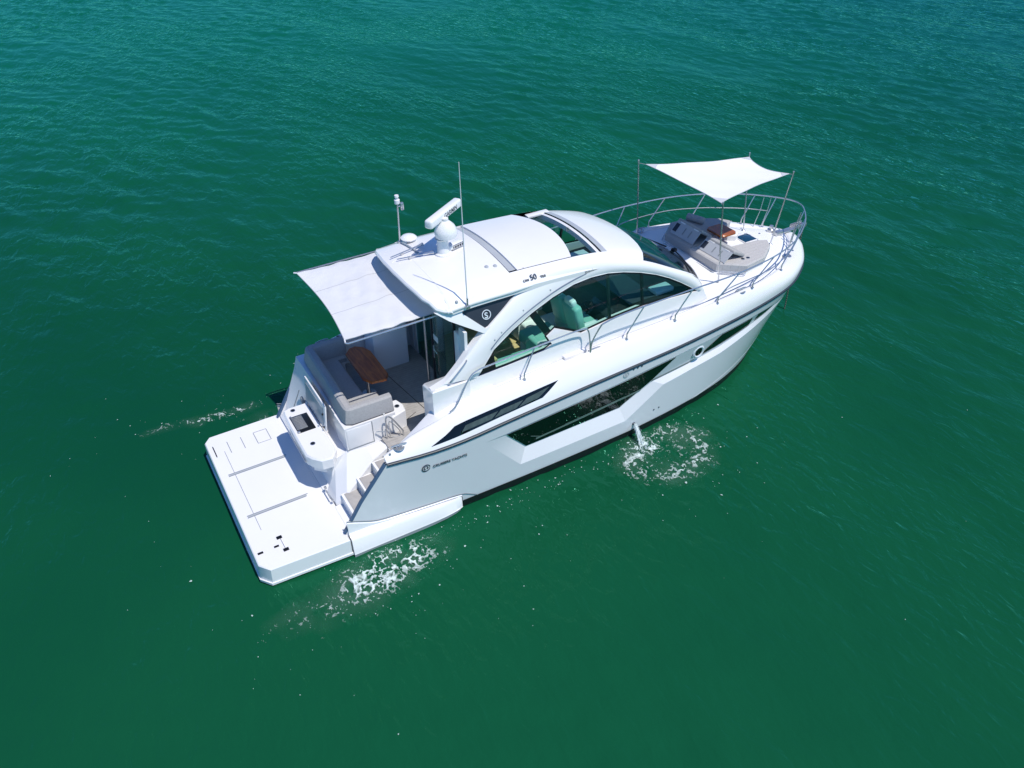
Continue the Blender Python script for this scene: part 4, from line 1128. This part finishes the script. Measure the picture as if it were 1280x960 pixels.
# cleats
def cleat(x, y, z, a, parent=None):
    mb = MB(); rr = Matrix.Rotation(a, 3, 'Z')
    P = lambda dx, dy, dz: Vector((x, y, z)) + rr @ Vector((dx, dy, dz))
    mb.tube([P(-.15, 0, .055), P(-.08, 0, .065), P(.08, 0, .065), P(.15, 0, .055)], [.012, .018, .018, .012], 8)
    for d in (-.045, .045): mb.tube([P(d, 0, 0), P(d, 0, .065)], .016, 8)
    mb.lathe([(0, .008), (.10, .008), (.105, 0)], (x, y, z), 16)
    part(mb, 'cleat', 'chrome')
for s in (-1, 1):
    cleat(2.86, s * 2.0, z_g(2.86) - .01, 0.1 * s); cleat(7.3, s * 1.80, z_deck(7.3, 1.75), 0); cleat(11.28, s * 1.79, 2.62, -.08 * s); cleat(13.5, s * 1.05, 2.565, -.55 * s)
mb = MB(); mb.box((6.9, -1.70, z_deck(6.9, 1.7) + .03), (.55, .10, .06), .02, bevel=.01); part(mb, 'deck_locker', 'gel')
mb = MB(); mb.lathe([(0, .012), (.02, .012), (.025, 0)], (2.66, -2.04, z_g(2.66)), 8); part(mb, 'stern_light', 'chrome')

# ------------------------------------------------------------------ foredeck
LP = [(11.36, 0), (11.36, .90), (11.88, 1.32), (12.5, 1.22), (13.05, .86), (13.2, .62), (12.95, .50), (12.15, .42), (12.15, 0)]
mb = MB(); mb.prism([(x, s * y) for s, L_ in ((1, LP), (-1, LP[::-1])) for x, y in L_[1:-1] if 1] if 0 else [(x, y) for x, y in LP[1:]] + [(x, -y) for x, y in LP[:0:-1]], 2.50, 2.72)
lounge = part(mb, 'bow_lounge', 'gel')
mb = MB()
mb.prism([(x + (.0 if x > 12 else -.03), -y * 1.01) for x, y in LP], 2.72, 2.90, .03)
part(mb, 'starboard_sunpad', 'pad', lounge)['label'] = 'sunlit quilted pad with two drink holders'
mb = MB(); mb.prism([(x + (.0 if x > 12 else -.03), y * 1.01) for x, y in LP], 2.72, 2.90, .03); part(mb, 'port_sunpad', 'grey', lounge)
for ya, yb, zt, nm in ((.90, .06, 3.17, 'port'), (-.10, -1.02, 3.10, 'starboard')):
    yl = abs(yb - ya); ym = (ya + yb) / 2
    h = Vector((12.06, ym, 2.92)); t = Vector((11.69, ym, zt)); d = (t - h).normalized(); nn = Vector((-d.z, 0, d.x)); nn = nn if nn.z > 0 else -nn
    rot = Matrix(((d.x, 0, nn.x), (0, 1, 0), (d.z, 0, nn.z)))
    mb = MB(); mb.box(tuple((h + t) / 2 + nn * .02), ((t - h).length, yl, .08), rot, bevel=.025); br = part(mb, 'lounge_backrest', 'grey', lounge)
    b0 = Vector((11.46, ym, 2.905)); d2 = (t - b0).normalized(); n2 = Vector((-d2.z, 0, d2.x)); n2 = n2 if n2.x < 0 else -n2
    rot2 = Matrix(((d2.x, 0, n2.x), (0, 1, 0), (d2.z, 0, n2.z)))
    mb = MB(); mb.box(tuple((b0 + t) / 2), ((t - b0).length, yl * .96, .02), rot2); shl = part(mb, 'backrest_shell', 'shell', br)
    for k in range(2):
        mb = MB(); mb.box(tuple((b0 + t) / 2 + n2 * .012 + Vector((0, yl * (-.2 + .24 * k), 0))), ((t - b0).length * .5, .03, .01), rot2); part(mb, 'shell_slot', 'seam', shl)
    mb = MB(); mb.box(tuple((b0 + t) / 2 + n2 * .013 + Vector((0, yl * .38, 0))), ((t - b0).length * .6, .12, .01), rot2); part(mb, 'shell_opening', 'slate', shl)
    for f_ in (-.3, .25):
        mb = MB(); mb.box(tuple(t + Vector((-.005, yl * f_, -.01))), (.045, .16, .03), rot, bevel=.008); part(mb, 'backrest_latch', 'gel', br)
for s in (-1, 1):                                        # grab rails along the aft face
    mb = MB(); mb.tube([(11.29, s * .10, 2.66), (11.26, s * .12, 2.68), (11.26, s * .86, 2.68), (11.29, s * .90, 2.66)], .012, 6); part(mb, 'lounge_grab_rail', 'chrome', lounge)
    mb = MB(); mb.tube([(11.32, s * .97, 2.66), (11.33, s * 1.0, 2.68), (11.74, s * 1.33, 2.68), (11.8, s * 1.36, 2.66)], .012, 6); part(mb, 'lounge_grab_rail', 'chrome', lounge)
for x, y in ((11.98, -1.06), (12.12, -1.08)): cup((x, y, 2.902), lounge, r=.045)
mb = MB(); mb.prism([(12.16, .43), (12.16, -.43), (12.94, -.5), (13.2, -.62), (13.2, .62), (12.94, .5)], 2.50, 2.70, .01); part(mb, 'footwell_floor', 'deck', lounge)
mb = MB(); mb.prism([(12.55, .42), (12.62, .10), (12.78, -.02), (12.92, .05), (12.96, .48)], 2.70, 2.86, .03); part(mb, 'forward_seat', 'vinyl', lounge)
mb = MB(); mb.box((13.10, -.05, 2.705), (.40, .36, .03), bevel=.008); ht = part(mb, 'deck_hatch', 'hatch')
mb = MB()
for dx, dy, sx, sy in ((.2, 0, .02, .40), (-.2, 0, .02, .40), (0, .19, .42, .02), (0, -.19, .42, .02)): mb.box((13.10 + dx, -.05 + dy, 2.708), (sx, sy, .034), bevel=.004)
part(mb, 'hatch_frame', 'gel', ht)
# anchor windlass and roller
mb = MB(); mb.lathe([(0, .16), (.05, .16), (.06, .12), (.05, .09), (.09, .06), (.10, 0)], (14.12, .10, z_deck(14.12, 0)), 18); mb.box((14.15, -.12, z_deck(14.12, .1) + .05), (.24, .14, .1), bevel=.02)
part(mb, 'windlass', 'chrome')
mb = MB(); mb.box((14.70, .0, 2.53), (.92, .15, .035), bevel=.01)
for y in (-.08, .08): mb.box((15.0, y, 2.57), (.42, .015, .10), bevel=.005)
mb.tube([(15.15, -.08, 2.56), (15.15, .08, 2.56)], .04, 12); part(mb, 'bow_roller', 'chrome')
for s in (-1, 1):
    mb = MB()
    for k in range(2): mb.tube([(14.05 + .14 * k, s * (.62 - .12 * k), 2.52), (14.18 + .12 * k, s * (.60 - .12 * k), 2.95), (14.25 + .12 * k, s * (.62 - .12 * k), 3.26)], .011, 6)
    part(mb, 'bow_ladder_post', 'chrome', bow_rail)
mb = MB(); mb.lathe([(0, .012), (.022, .012), (.03, 0)], (13.62, .62, z_deck(13.62, .6)), 10); mb.lathe([(0, .012), (.022, .012), (.03, 0)], (13.75, .12, z_deck(13.75, .1)), 10); part(mb, 'deck_filler', 'chrome')

# ------------------------------------------------------------------ things that rest on or hang from the yacht
t = thing('cockpit_table', 'long varnished dark wood table on a steel leg in the stern cockpit', 'table', (3.28, .56, 1.40))
def own(o, root): o.parent = root; o.matrix_parent_inverse = Matrix.Translation(-root.location); return o
tt = [(3.06, .16), (3.16, -.06), (3.46, -.10), (3.56, .04), (3.58, .98), (3.50, 1.20), (3.36, 1.32), (3.22, 1.30), (3.08, 1.14)]
mb = MB(); mb.prism(tt, 2.085, 2.145, .012); own(mb.build('tabletop', 'wood'), t)
mb = MB(); mb.lathe([(0, .0), (.16, 0), (.16, .02), (.05, .04), (.04, .06), (.04, .64), (.10, .66), (.10, .685), (0, .685)], (3.28, .56, 1.402), 20); own(mb.build('table_leg', 'chrome'), t)
t = thing('bow_table', 'small orange brown wooden table between the bow lounge seats', 'table', (12.4, .12, 2.70))
tb = [(12.14, -.10), (12.22, -.17), (12.58, -.17), (12.64, -.10), (12.64, .34), (12.58, .41), (12.22, .41), (12.14, .34)]
mb = MB(); mb.prism(tb, 3.0, 3.045, .01); own(mb.build('tabletop', 'wood2'), t)
mb = MB(); mb.lathe([(0, 0), (.12, 0), (.12, .02), (.04, .04), (.04, .28), (.09, .30), (0, .30)], (12.4, .12, 2.702), 16); own(mb.build('table_leg', 'chrome'), t)
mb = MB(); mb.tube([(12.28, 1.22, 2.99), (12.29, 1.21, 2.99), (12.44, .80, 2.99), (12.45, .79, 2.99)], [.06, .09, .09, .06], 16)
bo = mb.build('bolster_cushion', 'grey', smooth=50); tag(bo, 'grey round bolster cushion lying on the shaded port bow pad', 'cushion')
bo.location = (0, 0, 0)

# cockpit awning
aw = thing('cockpit_awning', 'white fabric awning stretched aft from the hardtop over the cockpit', 'awning', (3.3, 0, 4.08))
def aw_z(x, y):
    v = (y + .96) / 2.54
    return 3.88 + .12 * v + .07 * max(0, (x - 2.47) / 1.8) * math.sin(math.pi * min(1, max(0, v))) - .03 * math.sin(math.pi * min(1, max(0, v))) * (1 - (x - 2.47) / 1.9)
rows = []
rg = random.Random(4)
for i in range(25):
    u = i / 24; row = []
    for j in range(33):
        v = j / 32; y = -.96 + 2.54 * v
        xa = 2.48 + .02 * v + .10 * math.sin(math.pi * v)
        xf = 4.30
        x = xa + (xf - xa) * u
        wr = .014 * math.sin(9 * x + 4 * y) * math.sin(3.1 * y + 2 * x) + .010 * math.sin(17 * x - 6 * y + 1) * math.sin(2.2 * y + .6) + .008 * math.sin(11 * (x + .5 * y) + 2 * math.sin(3 * y))
        row.append((x, y, aw_z(x, y) + wr * math.sin(math.pi * u) - (.02 * math.sin(math.pi * u) if j in (0, 32) else 0)))
    rows.append(row)
mb = MB(); mb.grid(rows)
own(mb.build('awning_cloth', 'cloth', smooth=60), aw)
for nm, edge in (('awning_hem', [r[0] for r in rows]), ('awning_hem', [r[-1] for r in rows]), ('awning_hem', rows[0])):
    mb = MB(); mb.tube(edge, .009, 6); own(mb.build(nm, 'hem'), aw)
for q_ in (11, 22):
    mb = MB(); mb.grid([[(r[q_][0], r[q_][1] + d, r[q_][2] + .004) for d in (-.008, .008)] for r in rows]); own(mb.build('awning_seam', 'hem'), aw)
for y, z in ((-1.06, 3.85), (1.66, 3.97)):
    mb = MB(); mb.tube([(2.46, y * .99, z + .02), (2.50, y, z), (4.45, y, z + .02)], .018, 8); own(mb.build('awning_rail', 'chrome'), aw)
for a_, b_ in (((2.46, -1.05, 3.87), (2.48, -.96, 3.88)), ((2.46, 1.64, 3.99), (2.5, 1.58, 4.0))):
    mb = MB(); mb.tube([a_, b_], .014, 6); own(mb.build('awning_strap', 'sail'), aw)

# bow sun shade
sh = thing('bow_sun_shade', 'white sail shade tied to four steel poles above the bow', 'sun shade', (12.2, 0, 2.6))
TOPS = [Vector((10.70, -1.40, 4.66)), Vector((13.54, -.70, 4.50)), Vector((13.54, .70, 4.50)), Vector((10.70, 1.40, 4.66))]
BASE = [Vector((11.12, -1.25, 2.57)), Vector((13.53, -.46, 2.62)), Vector((13.53, .46, 2.62)), Vector((10.86, 1.36, 2.56))]
for tpt, b in zip(TOPS, BASE):
    mb = MB(); mb.tube([b, b.lerp(tpt, .5), tpt], .017, 8); mb.lathe([(0, .02), (.03, .02), (.055, 0)], b - Vector((0, 0, .01)), 12); mb.lathe([(0, .05), (.02, .045), (.026, .02), (.018, 0)], tpt, 10)
    own(mb.build('shade_pole', 'chrome'), sh)
C = [Vector((10.80, -1.25, 4.61)), Vector((13.46, -.64, 4.475)), Vector((13.46, .62, 4.475)), Vector((10.82, 1.27, 4.61))]
for tpt, c in zip(TOPS, C):
    mb = MB(); mb.tube([tpt - Vector((0, 0, .03)), c], .007, 5); own(mb.build('shade_tie', 'seam'), sh)
rows = []
for i in range(21):
    u = i / 20; row = []
    for j in range(17):
        v = j / 16
        p = C[0].lerp(C[1], u).lerp(C[3].lerp(C[2], u), v)
        bu, bv = 4 * u * (1 - u), 4 * v * (1 - v)
        p = p + Vector((0, bu * (.05 if v < .5 else .16) * (1 - 2 * v), 0)) + Vector((bv * (1 - 2 * u) * (.07 if u < .5 else .20), 0, 0))
        p.z += -.03 * bu * bv + .03 * (bu - bv) * .5 + .006 * math.sin(14 * u + 9 * v)
        row.append(p)
    rows.append(row)
mb = MB(); mb.grid(rows); own(mb.build('sail_cloth', 'sail', smooth=60), sh)
for edge in ([r[0] for r in rows], [r[-1] for r in rows], rows[0], rows[-1]):
    mb = MB(); mb.tube(edge, .008, 6); own(mb.build('sail_hem', 'hem'), sh)
for i_, j_ in ((0, 0), (0, 16), (20, 0), (20, 16)):
    di, dj = (1 if i_ == 0 else -1), (1 if j_ == 0 else -1); q_ = [rows[i_][j_], rows[i_ + 2 * di][j_], rows[i_ + di][j_ + dj], rows[i_][j_ + 2 * dj]]
    mb = MB(); mb.add([p + Vector((0, 0, .006)) for p in q_], [(0, 1, 2, 3)]); own(mb.build('corner_patch', 'hem'), sh)

# anchor chain hanging from the bow
ch = []
for k in range(80):
    z = 2.54 - .034 * k
    ch.append((15.20 + .010 * math.sin(k * .2), .01 * (1 if k % 2 else -1), z))
mb = MB(); mb.tube([(15.20, 0, 2.57)] + ch, [.016] + [.019 if k % 2 else .011 for k in range(80)], 6)
tag(mb.build('anchor_chain', 'rope'), 'thin dark anchor chain hanging from the bow roller into the water', 'anchor chain')

# ------------------------------------------------------------------ foam and discharge water
def vnoise(x, y, seed):
    r = np.random.default_rng(seed).random((256, 256))
    xi = np.floor(x).astype(int); yi = np.floor(y).astype(int); fx = x - xi; fy = y - yi
    fx = fx * fx * (3 - 2 * fx); fy = fy * fy * (3 - 2 * fy)
    g = lambda a, b: r[a & 255, b & 255]
    return (g(xi, yi) * (1 - fx) + g(xi + 1, yi) * fx) * (1 - fy) + (g(xi, yi + 1) * (1 - fx) + g(xi + 1, yi + 1) * fx) * fy
def fbm(x, y, seed, o=4):
    s = 0; a = .5
    for k in range(o): s = s + a * vnoise(x * 2**k + 17.3 * k, y * 2**k + 5.1 * k, seed + k); a *= .5
    return s
def lace(x, y, seed, sc):
    wx = fbm(x * sc * .8, y * sc * .8, seed + 20) * 1.6; wy = fbm(x * sc * .8 + 9, y * sc * .8 + 4, seed + 30) * 1.6
    n1 = fbm(x * sc + wx, y * sc + wy, seed, 4); n2 = fbm(x * sc * 1.9 + wy, y * sc * 1.9 + wx, seed + 50, 3)
    return 1 - np.minimum(np.abs(n1 - .47) * 10.0, np.abs(n2 - .44) * 12.0)
def foam(name, label, x0, x1, y0, y1, dens_fn, seed, sc=4.2, st=.0125, milk=.07):
    nx = int((x1 - x0) / st); ny = int((y1 - y0) / st)
    X, Y = np.meshgrid(x0 + st * np.arange(nx), y0 + st * np.arange(ny), indexing='ij')
    D = np.clip(dens_fn(X, Y), 0, 1)
    D = .05 * (D > .02) + .80 * D**1.25
    Lc = 1 - lace(X, Y, seed, sc) + .45 * (fbm(X * 14, Y * 14, seed + 70, 4) - .44)
    m = D - Lc
    keep = (m > 0) & (dens_fn(X, Y) > .03)
    Zf = wave(X, Y) + .012 + .05 * np.clip(m, 0, .5)
    k = keep[:-1, :-1] & keep[1:, :-1] & keep[1:, 1:] & keep[:-1, 1:]
    idx = np.arange(nx * ny).reshape(nx, ny)
    q = np.stack([idx[:-1, :-1], idx[1:, :-1], idx[1:, 1:], idx[:-1, 1:]], -1)[k]
    used, inv = np.unique(q.ravel(), return_inverse=True)
    co = np.stack([X, Y, Zf], -1).reshape(-1, 3)[used]
    me = bpy.data.meshes.new(name); me.from_pydata(co.tolist(), [], inv.reshape(-1, 4).tolist()); me.update(); me.shade_smooth()
    at = me.attributes.new('thickness', 'FLOAT', 'POINT')
    at.data.foreach_set('value', np.clip((.02 + 1.5 * m.ravel()[used]) * (.25 + 1.3 * fbm(X * 22, Y * 22, seed + 40, 3).ravel()[used]), 0, 1).astype(np.float32))
    bmx = bmesh.new(); bmx.from_mesh(me); lay = bmx.verts.layers.float['thickness']
    g = 5; Xs, Ys, Ds = X[::g, ::g], Y[::g, ::g], np.clip(dens_fn(X[::g, ::g], Y[::g, ::g]), 0, 1)
    Zs = wave(Xs, Ys) + .007; cloud = np.clip(fbm(Xs * 3.1, Ys * 3.1, seed + 90, 4) * 2.2 - .55, 0, 1)
    T = np.clip(Ds - .05, 0, 1)**.8 * cloud * milk
    vv = {}
    for a_ in range(Xs.shape[0] - 1):
        for b_ in range(Xs.shape[1] - 1):
            if T[a_:a_ + 2, b_:b_ + 2].max() > .004:
                cs = []
                for (p_, q_) in ((a_, b_), (a_ + 1, b_), (a_ + 1, b_ + 1), (a_, b_ + 1)):
                    if (p_, q_) not in vv:
                        nv = bmx.verts.new((Xs[p_, q_], Ys[p_, q_], Zs[p_, q_])); nv[lay] = float(T[p_, q_]); vv[(p_, q_)] = nv
                    cs.append(vv[(p_, q_)])
                fc = bmx.faces.new(cs); fc.smooth = True
    bmx.to_mesh(me); bmx.free()
    me.materials.append(M['foam'])
    o = bpy.data.objects.new(name, me); COL.objects.link(o)
    tag(o, label, 'foam', 'stuff')
def blob(X, Y, cx, cy, rx, ry, a=0.0):
    c, s = math.cos(a), math.sin(a); u = (X - cx) * c + (Y - cy) * s; v = -(X - cx) * s + (Y - cy) * c
    return np.exp(-((u / rx)**2 + (v / ry)**2))
hy = np.vectorize(lambda x: y_w(x) + .12 if x < 4 else y_w(x))
def outside(X, Y): return (np.abs(Y) > np.interp(X, [0, 1.6, 4, 6, 8, 9, 10, 11, 12], [2.18, 2.22, 2.26, 2.15, 2.13, 2.07, 1.97, 1.79, 1.47])).astype(float)
foam('propeller_foam', 'bright white churned foam beside the stern sponson', -.6, 3.9, -4.2, -2.2,
     lambda X, Y: outside(X, Y) * np.clip(1.05 * blob(X, Y, 2.35, -2.74, .46, .36, -.15) + .95 * blob(X, Y, 1.75, -2.84, .50, .38, -.3) + .58 * blob(X, Y, 1.2, -3.1, .9, .45) + .45 * blob(X, Y, 2.9, -2.78, .5, .38) + .20 * blob(X, Y, .1, -2.9, .5, .4) - .04, 0, .95), 11)
def ring(X, Y):
    r = np.hypot((X - 8.55) / 1.0, (Y + 3.0) / .75)
    return .52 * np.exp(-((r - .85) / .34)**2) + .40 * np.exp(-(r / .9)**2)
foam('splash_foam', 'ring of broken foam where the bilge water falls', 6.9, 10.2, -4.4, -2.1,
     lambda X, Y: outside(X, Y) * np.clip(ring(X, Y) + .95 * blob(X, Y, 8.27, -2.66, .26, .14, -.2) + .25 * blob(X, Y, 7.75, -2.75, .3, .25) - .05, 0, .95), 23, 4.2)
foam('port_wake_foam', 'thin streaks of foam beside the port quarter', -1.6, 2.2, 2.3, 4.6,
     lambda X, Y: outside(X, Y) * np.clip(.72 * np.exp(-((Y - 3.45 + .12 * np.sin(2 * X)) / .16)**2) * np.exp(-((X - .5) / 1.3)**2) + .30 * blob(X, Y, 1.5, 2.75, .5, .3) - .02, 0, .9), 31, 4.6)
# loose flecks of foam
rf = np.random.default_rng(9)
FX, FY = [], []
for (cx, cy, sx, sy, n) in ((8.7, -3.6, .9, .6, 60), (1.6, -3.5, 1.2, .5, 55), (4.0, -3.4, 1.6, .6, 25), (.5, 3.6, 2.0, .5, 40), (8.5, -6, 5, 2.5, 16), (-1.2, 0.5, .6, 1.8, 12), (20, 2, 8, 6, 14), (4.8, -2.50, 2.0, .12, 120), (8.6, -2.35, 1.2, .12, 60)):
    FX += list(rf.normal(cx, sx, n)); FY += list(rf.normal(cy, sy, n))
mb = MB()
FX = np.array(FX); FY = np.array(FY); okm = (outside(FX, FY) > 0) | (FX > 15) | (FX < -.1)
FX, FY = FX[okm], FY[okm]; FZ = wave(FX, FY)
for x, y, z in zip(FX, FY, FZ):
    r = float(np.exp(rf.normal(-4.75, .5))); m = 6; a0 = rf.random() * 6.28; e = .4 + .6 * rf.random(); aa = rf.random() * 3.14
    vs = []
    for k in range(m):
        rr = r * (.6 + .7 * rf.random()); u, v = rr * math.cos(a0 + k * 6.283 / m), rr * e * math.sin(a0 + k * 6.283 / m)
        vs.append((x + u * math.cos(aa) - v * math.sin(aa), y + u * math.sin(aa) + v * math.cos(aa), z + .018))
    mb.add(vs + [(x, y, z + .018 + r * .35)], [(k, (k + 1) % m, m) for k in range(m)])
tag(mb.build('foam_flecks', 'fleck', fix=False), 'tiny white foam flecks scattered over the water around the yacht', 'foam', 'stuff')
# falling discharge water
jet = MB(); rj = random.Random(3)
def jetp(tt_, vx, vy, ox, oz): return Vector((8.29 + ox + vx * tt_, -(hull_y(8.29, .33) + .01) + vy * tt_ * .8, .34 + oz - .36 * tt_**1.8))
for k in range(26):
    vx = rj.gauss(-.04, .045); vy = -rj.uniform(.35, .62); ox, oz = rj.gauss(0, .016), rj.gauss(0, .014)
    a_, b_ = rj.uniform(0, .35), rj.uniform(.55, 1.0)
    P = []; rad = []
    for i in range(8):
        tt_ = a_ + (b_ - a_) * i / 7
        P.append(jetp(tt_, vx, vy, ox, oz) + Vector((rj.gauss(0, .004), rj.gauss(0, .004), 0))); rad.append(rj.uniform(.003, .011) * (1 - .3 * abs(2 * i / 7 - 1)))
    jet.tube(P, rad, 5)
for k in range(170):
    tt_ = rj.uniform(.1, 1.0); c = jetp(tt_, rj.gauss(-.04, .10), -rj.uniform(.3, .75), rj.gauss(0, .02), rj.gauss(0, .02)); r = rj.uniform(.003, .009)
    jet.add([c + Vector(d) * r for d in ((1, 0, 0), (0, 1, 0), (-1, 0, 0), (0, -1, 0), (0, 0, 1.4), (0, 0, -1.4))], [(0, 1, 4), (1, 2, 4), (2, 3, 4), (3, 0, 4), (1, 0, 5), (2, 1, 5), (3, 2, 5), (0, 3, 5)])
for k in range(150):                                     # splash crown
    a_ = rj.uniform(0, 6.28); q_ = abs(rj.gauss(0, .16)); c = Vector((8.25 + q_ * 1.3 * math.cos(a_), -2.62 + q_ * math.sin(a_), abs(rj.gauss(.02, .05)))); r = rj.uniform(.004, .014)
    jet.add([c + Vector(d) * r for d in ((1, 0, 0), (0, 1, 0), (-1, 0, 0), (0, -1, 0), (0, 0, 1.2), (0, 0, -1))], [(0, 1, 4), (1, 2, 4), (2, 3, 4), (3, 0, 4), (1, 0, 5), (2, 1, 5), (3, 2, 5), (0, 3, 5)])
jm = mat('falling_water', (0.70, 0.78, 0.78), 0.25)
tag(jet.build('discharge_water', jm, smooth=60), 'white stream of bilge water falling from the hull side', 'water stream', 'stuff')
